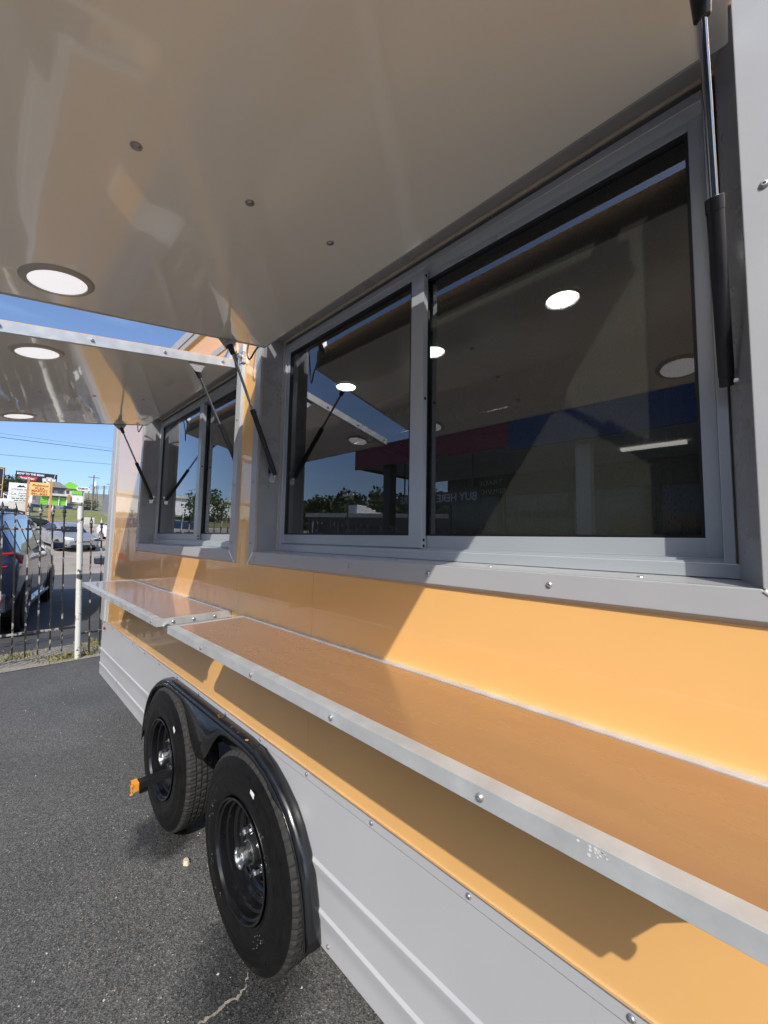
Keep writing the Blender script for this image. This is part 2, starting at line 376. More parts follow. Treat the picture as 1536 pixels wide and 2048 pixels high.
# ------------------------------------------------------------------ the trailer
tr = empty('food_trailer', (1.0, 1.9, 0))
tag(tr, 'orange and grey food trailer with open serving awnings and fold-out shelves', 'trailer')
ZT, ZS, ZB = 1.455, -.972, -1.572       # wall top, skirt top, skirt bottom
YN, YF, XB = -1.7, 5.38, 3.6
OZ0, OZ1 = -.078, 1.132                 # serving openings
OPS = [(-.03, 1.874), (2.165, 4.085)]
# outer orange skin, in sheets with seams
def skin(y0, y1, name):
    mb = MB(True); cuts = sorted({y0, y1} | {v for o in OPS for v in o if y0 < v < y1})
    for a, b in zip(cuts, cuts[1:]):
        mid = (a+b)/2; op = any(o[0] < mid < o[1] for o in OPS)
        for z0, z1 in ((ZS, OZ0), (OZ0, OZ1), (OZ1, ZT)):
            if op and z0 == OZ0: continue
            nz_ = 3 if z1-z0 > .6 else 2
            for k in range(nz_):
                za = z0+(z1-z0)*k/nz_; zb = z0+(z1-z0)*(k+1)/nz_
                mb.quad((1.0,a,za),(1.0,b,za),(1.0,b,zb),(1.0,a,zb))
    o = mb.build(name, ORANGE, tr, fix=False)
    sd = o.modifiers.new('thickness','SOLIDIFY'); sd.thickness = .003; sd.offset = -1
    return o
seams = [YN, -.72, 1.358, 2.05, 3.4, 5.14]
for a, b in zip(seams, seams[1:]): skin(a+.0008, b-.0008, 'wall_sheet')
mb = MB(True); mb.box(1.012, 1.03, YN, -.04, ZS, ZT); mb.box(1.012,1.03,1.88,2.16,ZS,ZT); mb.box(1.012,1.03,4.09,5.3,ZS,ZT)
for o in OPS: mb.box(1.012,1.03,o[0]-.01,o[1]+.006,ZS,OZ0-.004); mb.box(1.012,1.03,o[0]-.01,o[1]+.006,OZ1+.004,ZT)
mb.build('wall_core', DARK, tr)
# inner lining of the serving wall
mb = MB(True); mb.box(1.16,1.175, YN+.02, -.05, -.9, 1.345); mb.box(1.16,1.175,1.9,2.14,-.9,1.345); mb.box(1.16,1.175,4.11,5.3,-.9,1.345)
for o in OPS: mb.box(1.16,1.175,o[0]-.02,o[1]+.026,-.9,OZ0-.004); mb.box(1.16,1.175,o[0]-.02,o[1]+.026,OZ1+.004,1.345)
mb.build('inner_lining', INWALL, tr)
# far corner post, roof rail, end walls, back wall, roof, floor, ceiling
mb = MB(True); mb.prism([(.985,5.14,ZS),(.985,5.36,ZS),(1.0,5.39,ZS),(1.05,5.39,ZS),(1.05,5.14,ZS)], (0,0,0)) if False else None
MBp = MB(True); pf = [(.988,5.142),(.988,5.20),(.975,5.21),(.975,5.375),(.99,5.40),(1.06,5.40),(1.06,5.142)]
MBp.add([(x,y,ZS+.0) for x,y in pf]+[(x,y,ZT+.2) for x,y in pf], [tuple(range(7)), tuple(range(7,14))]+[(i,(i+1)%7,7+(i+1)%7,7+i) for i in range(7)])
MBp.build('corner_post', GREY, tr, bevel=.002)
mb = MB(True); mb.add([(x,y,z) for y in (YN,5.142) for x,z in ((.975,ZT),(.975,ZT+.13),(1.03,ZT+.2),(1.12,ZT+.22),(1.12,ZT))],
    [(0,1,2,3,4),(5,9,8,7,6)]+[(i,(i+1)%5,5+(i+1)%5,5+i) for i in range(5)])
mb.build('roof_rail', GREY, tr, bevel=.003)
mb = MB(True); mb.box(.968,.9745,YN,5.14,ZT+.05,ZT+.068); mb.build('drip_rail', GREY, tr, bevel=.001)
mb = MB(True); mb.box(1.06, XB, 5.30, 5.395, -1.3, ZT+.2); mb.build('front_wall', ORANGE, tr)
mb = MB(True); mb.box(1.06, XB, YN, YN+.06, -1.3, ZT+.2); mb.build('rear_wall', ORANGE, tr)
mb = MB(True); mb.box(XB, XB+.06, YN, 5.39, -1.3, ZT+.2); mb.build('back_wall', ORANGE, tr)
mb = MB(True); mb.box(1.13, XB+.03, YN, 5.38, ZT+.225, ZT+.25); mb.build('roof', GREY, tr)
mb = MB(True); mb.box(1.04, XB-.002, YN+.061, 5.298, -1.2, -1.1); mb.build('floor', DARK, tr)
mb = MB(True); mb.box(1.177, XB-.002, YN+.061, 5.298, 1.35, 1.37); ceil = mb.build('ceiling', INWALL, tr)
mb = MB(True); mb.box(1.18,XB-.035,5.27,5.296,-1.09,1.349); mb.build('end_lining', INWALL, tr)
mb = MB(True); mb.box(1.18,XB-.035,YN+.064,YN+.085,-1.09,1.349); mb.build('end_lining', INWALL, tr)
for x in (1.75, 2.6, 3.1):
    mb = MB(True); mb.box(x-.012, x+.012, YN+.07, 5.29, 1.343, 1.3498); mb.build('ceiling_batten', INWALL, ceil, bevel=.001)
mb = MB(True); mb.box(XB-.03, XB-.004, YN+.061, 5.298, -1.09, 1.349); mb.build('interior_back_wall', INWALL, tr)
for y in (.66, 1.54, 2.48, 3.45):
    mb = MB(True); mb.lathe([(0,.0),(0,.078),(.006,.082)], (2.11,y,1.343), 32, axis=2); mb.build('ceiling_light', LEDIN, ceil)
    mb = MB(True); mb.lathe([(0.004,.083),(-.004,.086),(.0,.1),(.006,.1)], (2.11,y,1.3425), 32, axis=2); mb.build('light_ring', RING, ceil, smooth=40)
# extractor hood and counter inside
mb = MB(True); mb.prism([(2.55,.75,.98),(XB-.04,.75,.98),(XB-.04,.75,1.34),(2.75,.75,1.34)], (0,2.1,0)); hood = mb.build('extractor_hood', STEEL, tr, bevel=.004)
mb = MB(True); mb.quad((2.674,1.20,1.215),(2.674,1.44,1.215),(2.730,1.44,1.315),(2.730,1.20,1.315)); lab = mb.build('warning_label', REDLAB, hood, fix=False)
for i in range(4):
    z = 1.232+.018*i; xx = 2.674+(z-1.215)*.56-.004
    mb = MB(True); mb.quad((xx,1.22,z),(xx,1.42-.03*(i%2),z),(xx+.003,1.42-.03*(i%2),z+.007),(xx+.003,1.22,z+.007)); mb.build('label_print', WHITE, hood, fix=False)
mb = MB(True); mb.box(2.7,XB-.04,-1.4,4.9,-.25,-.2); mb.build('back_counter', STEEL, tr, bevel=.003)
mb = MB(True); mb.box(XB-.09,XB-.035,.30,.42,.1,.28); mb.build('switch_box', WHITE, tr, bevel=.003)
mb = MB(True); mb.tube((XB-.06,.36,.28),(XB-.06,.36,1.34),.014,8); mb.tube((XB-.06,.36,-.2),(XB-.06,.36,.1),.014,8); mb.build('conduit', WHITE, tr)
# skirt with two pressed grooves and a riveted top flange
FY0, FY1 = 1.225, 3.45
prof = [(.991,ZS),(.991,-1.004),(.997,-1.012),(.997,-1.282),(.990,-1.293),(.990,-1.298),(.997,-1.326),(.997,-1.442),(.990,-1.453),(.990,-1.458),(.997,-1.486),(.997,ZB),(1.02,ZB)]
near = [(1.232,-1.565),(1.242,-1.49),(1.254,-1.42),(1.275,-1.345),(1.31,-1.267),(1.36,-1.195),(1.42,-1.135),(1.5,-1.083),(1.59,-1.04),(1.69,-1.012),(1.80,-1.0)]
ctr = 2.32
far = [(2*ctr-y+.03, z) for y, z in near[::-1]]
def arch_y(z):          # y of the near end of the wheel arch at height z
    if z <= near[0][1]: return near[0][0]
    for (y0_,z0_),(y1_,z1_) in zip(near, near[1:]):
        if z <= z1_: return y0_+(y1_-y0_)*(z-z0_)/(z1_-z0_)
    return near[-1][0]
pf2 = []
for (x0_,z0_),(x1_,z1_) in zip(prof, prof[1:]):
    k_ = max(1, int(abs(z1_-z0_)/.03))
    pf2 += [(x0_+(x1_-x0_)*t/k_, z0_+(z1_-z0_)*t/k_) for t in range(k_)]
pf2.append(prof[-1])
for side in (0, 1):
    mb = MB(True); n = len(pf2)
    if side == 0: mb.add([(x,YN,z) for x,z in pf2]+[(x,arch_y(z)+.03 if z < -1.02 else 1.72,z) for x,z in pf2], [(i,i+1,n+i+1,n+i) for i in range(n-1)])
    else: mb.add([(x,(2*ctr-arch_y(z)) if z < -1.02 else 2*ctr-1.72+.03,z) for x,z in pf2]+[(x,5.36,z) for x,z in pf2], [(i,i+1,n+i+1,n+i) for i in range(n-1)])
    mb.build('skirt_panel', SKIRT, tr, fix=False, smooth=25)
ARCH = 1
mb = MB(True); a, b = 1.7205, 2*ctr-1.72+.0295; mb.add([(x,y,z) for y in (a,b) for x,z in [(.991,ZS),(.991,-1.004),(.997,-1.012),(.997,-1.03)]], [(i,i+1,5+i,4+i) for i in range(3)]); mb.build('skirt_panel', SKIRT, tr, fix=False)
mb = MB(True); mb.box(.989,1.012,YN,5.14,ZS+.0005,ZS+.004); mb.build('skirt_top_edge', ALU, tr)
for a, b in ((YN,FY0),(FY1,5.36)):
    mb = MB(True); mb.box(1.02,1.05,a,b,ZB,ZS); mb.build('skirt_backing', DARK, tr)
# wheel well
mb = MB(True); mb.box(1.42,1.44,FY0,FY1,ZB-.05,ZS); mb.box(1.02,1.42,FY0,FY1,-1.0,-.985); mb.box(1.02,1.42,FY0-.02,FY0-.002,ZB+.2,-1.0); mb.box(1.02,1.42,FY1+.002,FY1+.02,ZB+.2,-1.0); mb.build('wheel_well', DARK, tr)
def dome(name, p, nrm, r, h, m, parent, n=10):
    # low domed fastener with a drilled centre; p in trailer units, r in trailer units
    q = Vector(p); a = Vector(nrm).normalized(); t = a.orthogonal().normalized(); b = a.cross(t); mb = MB(True)
    rings = [(1,0),(.92,.5),(.6,.95),(.34,1.0),(.3,.45),(0,.4)]; vs = []
    for rr, hh in rings:
        for k in range(n):
            th = 2*math.pi*k/n; vs.append(tuple(q + a*h*hh + r*rr*(math.cos(th)*t+math.sin(th)*b)))
    fs = [(j*n+k, j*n+(k+1)%n, (j+1)*n+(k+1)%n, (j+1)*n+k) for j in range(len(rings)-1) for k in range(n)]
    mb.add(vs, fs); return mb.build(name, m, parent, smooth=30)
y = .198-.385*4
while y < 5.2:
    dome('rivet', (.9905,y,-.986), (-1,0,0), .0085, .006, SCREW, tr); y += .385
for y in (1.19, .4): dome('rivet', (.9965,y,-1.545), (-1,0,0), .008, .006, SCREW, tr)
dome('marker_light', (.99,5.2,-1.045), (-1,0,0), .018, .012, REDL, tr, 14)
for z in (.95,.5,.05,-.4,-.8): dome('post_screw', (.9745,5.3,z), (-1,0,0), .008, .006, SCREW, tr)
for z in (.62,-.05,-.7): dome('post_screw', (.9995,5.08,z), (-1,0,0), .008, .006, SCREW, tr)

# ------------------------------------------------------------------ serving windows
def serving_window(o, mullion):
    y0, y1 = o; T = .072; xf = .981
    # trim: four mitred angle pieces with a sloped outer edge
    def trim(a, b, c, d_, n_out, nm='window_trim'):
        # a,b inner corners; c,d_ outer corners (y,z); outer edge slopes back to the wall
        (ay,az_),(by,bz),(cy,cz),(dy_,dz) = a,b,c,d_
        f = .82
        m1 = (ay+(dy_-ay)*f, az_+(dz-az_)*f); m2 = (by+(cy-by)*f, bz+(cz-bz)*f)
        mb = MB(True)
        mb.add([(1.0,ay,az_),(xf,ay,az_),(xf,*m1),(.998,dy_,dz),(1.0,by,bz),(xf,by,bz),(xf,*m2),(.998,cy,cz)],
               [(0,1,5,4),(1,2,6,5),(2,3,7,6),(0,3,2,1),(4,5,6,7),(0,4,7,3)])
        return mb.build(nm, GREY, tr, bevel=.0015)
    g = .0012
    trim((y0+g,OZ0),(y1-g,OZ0),(y1+T-g,OZ0-T),(y0-T+g,OZ0-T),0)
    trim((y1,OZ1-g),(y1,OZ0+g),(y1+T,OZ0-T+g),(y1+T,OZ1+.03),0)
    trim((y0,OZ0+g),(y0,OZ1-g),(y0-T,OZ1+.03),(y0-T,OZ0-T+g),0)
    for k in range(6):
        yy = y0+.382-.0+.377*k-.002
        if yy < y1: dome('trim_screw', (xf-.0004, yy, OZ0-.028), (-1,0,0), .008, .005, SCREW, tr)
    for z in (.693,.301,-.03): dome('trim_screw', (xf-.0004, y0-.032, z), (-1,0,0), .008, .005, SCREW, tr); dome('trim_screw', (xf-.0004, y1+.03, z), (-1,0,0), .008, .005, SCREW, tr)
    # corner bead of sealant on the lower mitres
    for yy, s in ((y1,1),(y0,-1)):
        mb = MB(True); mb.tube((xf,yy+s*.002,OZ0-.002),(xf+.004,yy+s*T*.9,OZ0-T*.9),.0042,6); mb.build('mitre_sealant', WHITE, tr, smooth=60)
    # jamb linings
    mb = MB(True); mb.box(1.0005,1.159,y1,y1+.01,OZ0,OZ1); mb.build('jamb', JAMB, tr)
    mb = MB(True); mb.prism([(1.0005,y0,OZ0),(1.116,y0+.030,OZ0),(1.159,y0+.030,OZ0),(1.159,y0-.01,OZ0),(1.0005,y0-.01,OZ0)], (0,0,OZ1-OZ0)); mb.build('jamb', JAMB, tr)
    mb = MB(True); mb.box(1.0005,1.159,y0-.01,y1+.01,OZ1,OZ1+.012); mb.build('head_jamb', JAMB, tr)
    mb = MB(True); mb.add([(1.0005,y0-.01,OZ0-.011),(1.0005,y1+.01,OZ0-.011),(1.159,y0-.01,OZ0-.011),(1.159,y1+.01,OZ0-.011),(1.0005,y0-.01,OZ0-.001),(1.0005,y1+.01,OZ0-.001),(1.159,y0-.01,OZ0+.008),(1.159,y1+.01,OZ0+.008)],
        [(0,1,3,2),(4,6,7,5),(0,4,5,1),(2,3,7,6),(0,2,6,4),(1,5,7,3)]); mb.build('sill', GREY, tr)
    mb = MB(True); mb.tube((1.122,y1-.002,OZ0),(1.122,y1-.002,OZ1-.006),.008,8); mb.build('sealant_bead', CAULK, tr, smooth=60)
    mb = MB(True); mb.tube((1.122,y0+.005,OZ1-.002),(1.122,y1-.005,OZ1-.002),.008,8); mb.build('sealant_bead', CAULK, tr, smooth=60)
    # outer aluminium frame
    fo = .036; F = MB(True)
    ya, yb = y0+.034, y1-.012; za, zb = OZ0+.009, OZ1-.03
    frame = None
    mb = MB(True)
    mb.box(1.118,1.195,yb-.022,yb,za,zb); mb.box(1.118,1.195,ya,ya+.02,za,zb)
    mb.box(1.118,1.195,ya+.0205,yb-.0225,zb-.026,zb); mb.box(1.114,1.195,ya-.012,yb-.0225,za-.002,za+.03)
    frame = mb.build('window_frame', ALUF, tr, bevel=.0012)
    for xx in (1.117,1.133,1.155):        # track ribs
        mb = MB(True); mb.box(xx,xx+.004,ya,yb-.023,za+.03,za+.040 if xx > 1.12 else za+.034); mb.build('track_rib', ALUF, frame)
    for k in range(5):
        dome('sill_screw', (1.06, y0+.2+.38*k, OZ0+.0015), (0,0,1), .009, .003, SCREW, frame)
    # sashes: far one in the front track, near one behind it
    sb, st = za+.040, zb-.02
    def sash(a, b, x0, x1, wl, wr, nm):
        mb = MB(True)
        mb.box(x0,x1,b-wl,b,sb,st); mb.box(x0,x1,a,a+wr,sb,st)
        mb.box(x0+.001,x1-.001,a+wr,b-wl,sb,sb+.046); mb.box(x0+.001,x1-.001,a+wr,b-wl,st-.03,st)
        s = mb.build(nm, ALUF, tr, bevel=.001)
        xm = (x0+x1)/2
        mb = MB(True); gk = .007      # black gasket
        mb.box(x0+.003,x1-.003,b-wl-gk,b-wl-.0005,sb+.0465,st-.0305); mb.box(x0+.003,x1-.003,a+wr+.0005,a+wr+gk,sb+.0465,st-.0305)
        mb.box(x0+.003,x1-.003,a+wr+gk,b-wl-gk,sb+.0465,sb+.0465+gk); mb.box(x0+.003,x1-.003,a+wr+gk,b-wl-gk,st-.0305-gk*1.6,st-.0305)
        mb.build('gasket', BLACK, s)
        mb = MB(True); mb.box(xm-.003,xm+.003,a+wr+.002,b-wl-.002,sb+.048,st-.032); mb.build('glass_pane', GLASS, s)
        return s
    s1 = sash(mullion-.006, yb-.024, 1.124, 1.152, .022, .062, 'window_sash')
    s2 = sash(ya+.021, mullion+.06, 1.158, 1.186, .05, .03, 'window_sash')
    for z in (sb+.03, sb+.008, .55, st-.03):
        mb = MB(True); mb.tube((1.138,mullion-.0062,z),(1.138,mullion-.0075,z),.006,10); mb.build('screw_hole', DARK, s1)
    mb = MB(True); mb.box(1.1895,1.1925,ya+.02,mullion+.02,sb+.01,st-.005); mb.build('insect_screen', SCREEN, frame)
    return frame
serving_window(OPS[0], .872)
serving_window(OPS[1], 2.165+ (3.06-2.165))

# ------------------------------------------------------------------ awnings
SL = .2; q = math.sqrt(1+SL*SL); CA, SA = 1/q, SL/q
AX, AZ, AL, AT = .968, 1.02, 1.036, .046
def aw(e, y, h):     # e out from the hinge edge, h above the underside
    return (AX - CA*e - SA*h, y, AZ - SA*e + CA*h)
def awbox(mb, e0, e1, y0, y1, h0, h1):
    return mb.add([aw(e,y,h) for e in (e0,e1) for y in (y0,y1) for h in (h0,h1)],
        [(0,1,3,2),(4,6,7,5),(0,4,5,1),(2,3,7,6),(0,2,6,4),(1,5,7,3)])
def awlathe(prof, e, y, n=36):   # prof: (radius, height below underside)
    mb = MB(True); vs = []
    for k in range(n):
        th = 2*math.pi*k/n
        for r, h in prof: vs.append(aw(e+r*math.cos(th), y+r*math.sin(th), -h))
    m = len(prof)
    mb.add(vs, [(k*m+j, k*m+j+1, ((k+1)%n)*m+j+1, ((k+1)%n)*m+j) for k in range(n) for j in range(m-1)])
    return mb
def awning(y0, y1, lights, screws, flange_near):
    mb = MB(True)
    # underside skin divided so it can carry a little waviness
    awbox(mb, .004, AL-.004, y0+.004, y1-.004, .0, AT-.002)
    a = mb.build('awning', UNDER, tr, bevel=.001)
    mb = MB(True); awbox(mb, 0, AL, y0-.001, y0+.003, -.001, AT); awbox(mb, 0, AL, y0+.003, y0+flange_near, -.003, -.0005); mb.build('side_bar', GALV, a)
    mb = MB(True); awbox(mb, 0, AL, y1-.003, y1+.001, -.001, AT); awbox(mb, 0, AL, y1-.012, y1-.003, -.003, -.0005); mb.build('side_bar', GALV, a)
    mb = MB(True); awbox(mb, AL-.0035, AL+.002, y0, y1, -.002, AT); mb.build('front_bar', GALV, a)
    mb = MB(True); awbox(mb, -.002, .0035, y0, y1, -.001, AT); mb.add([(x,y,z) for x in (.9555,.9585) for y in (y0,y1) for z in (1.0675,1.138)], [(0,1,3,2),(4,6,7,5),(0,4,5,1),(2,3,7,6),(0,2,6,4),(1,5,7,3)]); mb.build('hinge_bar', GREY, a)
    mb = MB(True); awbox(mb, .0, AL, y0, y1, AT+.0005, AT+.003); mb.build('top_skin', ORANGE, a)
    n = 0
    for yy in (y0+.07, y1-.07):
        mb = MB(True); p0 = aw(.03,0,AT+.003); p1 = aw(-.004,0,AT+.012)
        mb.add([(x,y,z) for y in (yy-.022,yy+.022) for x,z in ((p0[0],p0[2]),(p1[0],p1[2]),(.985,1.135),(.9985,1.16),(.9985,1.2),(.994,1.2),(.980,1.165),(p1[0],p1[2]+.09),(p0[0],p0[2]+.006))],
            [tuple(range(9)), tuple(range(17,8,-1))]+[(i,(i+1)%9,9+(i+1)%9,9+i) for i in range(9)])
        mb.build('hinge', ALU, a)
    for e, y in lights:
        awlathe([(0,.012),(.06,.011),(.078,.006)], e, y).build('light_lens', LED, a, smooth=30)
        awlathe([(.0775,.004),(.079,.009),(.092,.007),(.1,.0005)], e, y).build('light_ring', RING, a, smooth=30)
    for e, y in screws:
        awlathe([(0,.004),(.006,.0042),(.0085,.001),(.0125,.0012),(.0125,.0002)], e, y, 12).build('underside_screw', SCREW, a)
    for k in range(4):
        for yy, s in ((y0-.001,-1),(y1+.001,1)):
            p = aw(.07+.31*k, yy, AT/2); dome('side_bolt', p, (0,s,0), .0085, .007, SCREW, a)
    return a
A1 = awning(-.022, 1.822, [(.872,1.635),(.872,.17)], [(.81,.94),(.54,.94),(.257,.94)], .044)
A2 = awning(2.172, 3.972, [(.872,2.36),(.872,3.76)], [(.81,3.07),(.54,3.07),(.257,3.07)], .012)
# header strip on the wall above the hinges
mb = MB(True); mb.box(.990,.9985,-.1,1.95,1.215,1.26); mb.build('hinge_header', GREY, tr, bevel=.001)
mb = MB(True); mb.box(.990,.9985,2.1,4.15,1.215,1.26); mb.build('hinge_header', GREY, tr, bevel=.001)
# gas struts
def strut(yb, ya, s, t_col=.522):
    # s: +1 strut on the low-y jamb (bracket faces +y), -1 on the high-y jamb
    B = Vector((1.07, yb, .35)); e = .212; A = Vector(aw(e, ya, -.034))
    st = empty('gas_strut', U(B), tr); dr = (A-B)
    P = lambda t: B + dr*t
    mb = MB(True); mb.tube(P(.02),P(t_col),.0135,20); mb.build('cylinder', BLACK, st, smooth=40, bevel=.0012)
    mb = MB(True); mb.tube(P(t_col-.035),P(t_col+.003),.0145,20); mb.build('collar', BLACK, st, smooth=40, bevel=.001)
    mb = MB(True); mb.tube(P(t_col+.004),P(.955),.0066,14); mb.build('rod', ROD, st, smooth=40)
    mb = MB(True); mb.tube(P(.93),P(1.0),.012,14,.0155); mb.build('end_socket', BLACK, st, smooth=40, bevel=.001)
    mb = MB(True); mb.tube(P(-.012),P(.03),.0125,14); mb.build('end_socket', BLACK, st, smooth=40, bevel=.001)
    mb = MB(True); mb.tube(B+Vector((0,-s*.03,0)), B+Vector((0,0,0)), .006, 10); mb.build('ball_stud', ZINC, st)
    mb = MB(True); yy = yb - s*.03
    mb.prism([(B.x-.028,yy,B.z+.03),(B.x+.03,yy,B.z+.03),(B.x+.012,yy,B.z-.045),(B.x-.012,yy,B.z-.045)], (0,s*.003,0)); mb.build('jamb_bracket', ZINC, st)
    # triangular bracket on the awning
    mb = MB(True); yy = ya - s*.018
    mb.add([aw(e-.05,yy,-.001),aw(e+.05,yy,-.001),aw(e+.014,yy,-.05),aw(e-.014,yy,-.05)]+[aw(e-.05,yy+s*.003,-.001),aw(e+.05,yy+s*.003,-.001),aw(e+.014,yy+s*.003,-.05),aw(e-.014,yy+s*.003,-.05)],
        [(0,1,2,3),(7,6,5,4),(0,4,5,1),(1,5,6,2),(2,6,7,3),(3,7,4,0)])
    mb.build('awning_bracket', ZINC, st)
    return st
strut(.005, .012, 1); strut(1.84, 1.79, -1); strut(2.2, 2.21, 1); strut(4.05, 3.945, -1)
# lamp cable looping from the wall to the awning, and the latch by it
def cable(y):
    cp = [aw(.02,y-.06,AT*.5),(.955,y,1.12),(.965,y+.015,1.23),(.985,y+.02,1.30)]
    mb = MB(True); pts = []
    ctrl = [(.962,y-.045,1.045),(.945,y+.005,1.02),(.93,y+.05,.97),(.925,y+.07,1.03),(.945,y+.06,1.14),(.975,y+.05,1.20),(.996,y+.05,1.20)]
    for i in range(len(ctrl)-1):
        p0 = Vector(ctrl[max(i-1,0)]); p1 = Vector(ctrl[i]); p2 = Vector(ctrl[i+1]); p3 = Vector(ctrl[min(i+2,len(ctrl)-1)])
        for k in range(6):
            t = k/6; pts.append(.5*((2*p1)+(p2-p0)*t+(2*p0-5*p1+4*p2-p3)*t*t+(3*p1-p0-3*p2+p3)*t**3))
    pts.append(Vector(ctrl[-1]))
    mb.path(pts, .0045, 8); mb.build('lamp_cable', BLACK, tr, smooth=60)
cable(1.86); cable(4.02)
mb = MB(True); mb.box(.975,.9985,2.09,2.13,1.03,1.10); mb.tube((.955,2.11,1.07),(.98,2.11,1.07),.016,12); mb.build('latch', ZINC, tr, bevel=.002)

# ------------------------------------------------------------------ fold-out shelves
def shelf(y0, y1, m, nsc, s0):
    zt = -.420; t = .034; xo = .612
    mb = MB(True); mb.box(xo+.012,.992,y0+.006,y1-.006,zt-.012,zt-.003); s = mb.build('shelf', m, tr)
    mb = MB(True); mb.add([(xo,y0,zt-t),(xo,y0,zt),(xo+.036,y0,zt),(xo+.036,y0,zt-.0025),(xo+.0025,y0,zt-.0025),(xo+.0025,y0,zt-t)]+[(xo,y1,zt-t),(xo,y1,zt),(xo+.036,y1,zt),(xo+.036,y1,zt-.0025),(xo+.0025,y1,zt-.0025),(xo+.0025,y1,zt-t)],
        [(0,1,2,3,4,5),(11,10,9,8,7,6)]+[(i,(i+1)%6,6+(i+1)%6,6+i) for i in range(6)]); mb.build('front_edging', GALV, s, bevel=.0007)
    for a, sg in ((y0,1),(y1,-1)):
        mb = MB(True); mb.box(xo+.0028,.972,min(a+sg*.0006,a+sg*.003),max(a+sg*.0006,a+sg*.003),zt-t,zt-.0004); mb.box(xo+.0365,.972,min(a+sg*.0031,a+sg*.026),max(a+sg*.0031,a+sg*.026),zt-.0028,zt-.0004); mb.build('end_edging', GALV, s)
    mb = MB(True); mb.box(.972,.997,y0,y1,zt-t,zt+.0004); mb.build('hinge_strip', GALV, s, bevel=.001)
    mb = MB(True); mb.box(xo+.015,.96,y0+.02,y1-.02,zt-.030,zt-.0125); mb.build('under_panel', DGREY, s)
    y = s0
    while y < y1-.02:
        if y > y0+.015: dome('edging_bolt', (xo-.0004,y,zt-.018), (-1,0,0), .0075, .005, SCREW, s)
        y += .405
    for x in (.69,.79,.9):
        dome('edging_bolt', (x,y0+.0004,zt-.018), (0,-1,0), .0085, .006, SCREW, s); dome('edging_bolt', (x,y1-.0004,zt-.018), (0,1,0), .0085, .006, SCREW, s)
    for yy in (y0+.06, (y0+y1)/2, y1-.06):     # folding brackets underneath
        mb = MB(True); mb.prism([(.995,yy-.006,zt-t-.001),(.70,yy-.006,zt-t-.001),(.70,yy-.006,zt-t-.02),(.97,yy-.006,zt-t-.17),(.995,yy-.006,zt-t-.17)], (0,.012,0)); mb.build('fold_bracket', GALV, s)
    mb = MB(True); mb.tube((.66,y0+.01,zt-t-.004),(.66,y0-.012,zt-t-.004),.016,12); mb.build('latch_knob', ZINC, s)
    return s
near_shelf = shelf(-.097, 1.952, WOOD, 5, .339-.405)
shelf(2.118, 4.19, LAM2, 5, 2.2)
random.seed(9)
for i in range(16):
    yy = .158+random.gauss(0,.010); zz = -.421-abs(random.gauss(0,.006)); r_ = random.uniform(.001,.0036)
    mb = MB(True); mb.poly([(.6113,yy+r_*random.uniform(.5,1)*math.cos(a*1.047),zz-.003+r_*random.uniform(.5,1)*math.sin(a*1.047)) for a in range(6)]); mb.build('scuff', SCUFF, near_shelf, fix=False)

# ------------------------------------------------------------------ fender and wheels
def arc(cy, cz, r, a0, a1, n): return [(cy+r*math.cos(R(a0+(a1-a0)*i/n)), cz+r*math.sin(R(a0+(a1-a0)*i/n))) for i in range(n+1)]
WC = [(1.747,-1.491),(2.878,-1.491)]; WR = .444
top = near + [(1.95,-1.0),(2.1,-1.0),(2.3,-1.0),(2.5,-1.0),(2.7,-1.0)] + far
n = len(top); XO = .936
mb = MB(True)
sec = [(1.0,0),(.987,.004),(.962,.003),(.945,-.004),(XO,-.018)]      # from wall to rolled outer edge (inset along the inward normal)
vs = []
for i,(y,z) in enumerate(top):
    a = top[max(i-1,0)]; b = top[min(i+1,n-1)]; ty, tz = b[0]-a[0], b[1]-a[1]; l = math.hypot(ty,tz); ny, nz2 = -tz/l, ty/l
    if nz2 < 0 and 8 < i < n-9: ny, nz2 = -ny, -nz2
    for x, off in sec: vs.append((x, y+ny*off, z+nz2*off))
k = len(sec)
mb.add(vs, [(i*k+j, i*k+j+1, (i+1)*k+j+1, (i+1)*k+j) for i in range(n-1) for j in range(k-1)])
fen = mb.build('fender', FENDER, tr, smooth=50)
sd = fen.modifiers.new('thickness','SOLIDIFY'); sd.thickness = .003
# outer face with its narrow lips and the drop between the wheels
outer = [vs[i*k+k-1][1:] for i in range(n)]
low = []
for i,(y,z) in enumerate(outer):
    t = y
    if t < 1.5: lowp = (y+.007, z-.003)
    elif t > 3.14: lowp = (y-.02, z-.004)
    else:
        base = z-.034
        drop = .225*math.exp(-((t-2.335)/.20)**2)
        lowp = (y, base-drop)
    low.append(lowp)
fine_o, fine_l = [], []
def resamp(p, m):
    out = []
    for i in range(len(p)-1):
        for j in range(m): t = j/m; out.append((p[i][0]+(p[i+1][0]-p[i][0])*t, p[i][1]+(p[i+1][1]-p[i][1])*t))
    out.append(p[-1]); return out
fo = resamp(outer, 6); fl = resamp(low, 6)
fl = [(b[0], (a[1]-.022-.244*math.exp(-(abs((b[0]-2.335)/.195))**2.6)) if 1.56 < b[0] < 3.10 else b[1]) for a, b in zip(fo, fl)]
mb = MB(True); m_ = len(fo)
mb.add([(XO,*p) for p in fo]+[(XO-.0005,*p) for p in fl], [(i,i+1,m_+i+1,m_+i) for i in range(m_-1)])
ff = mb.build('fender_face', FENDER, fen, smooth=40); sd = ff.modifiers.new('thickness','SOLIDIFY'); sd.thickness = .003; sd.offset = -1 if False else 1
for (y,z,ry,rz) in ((1.80,-.9995,.03,.012),(1.2405,-1.53,.0,.03)):
    pass
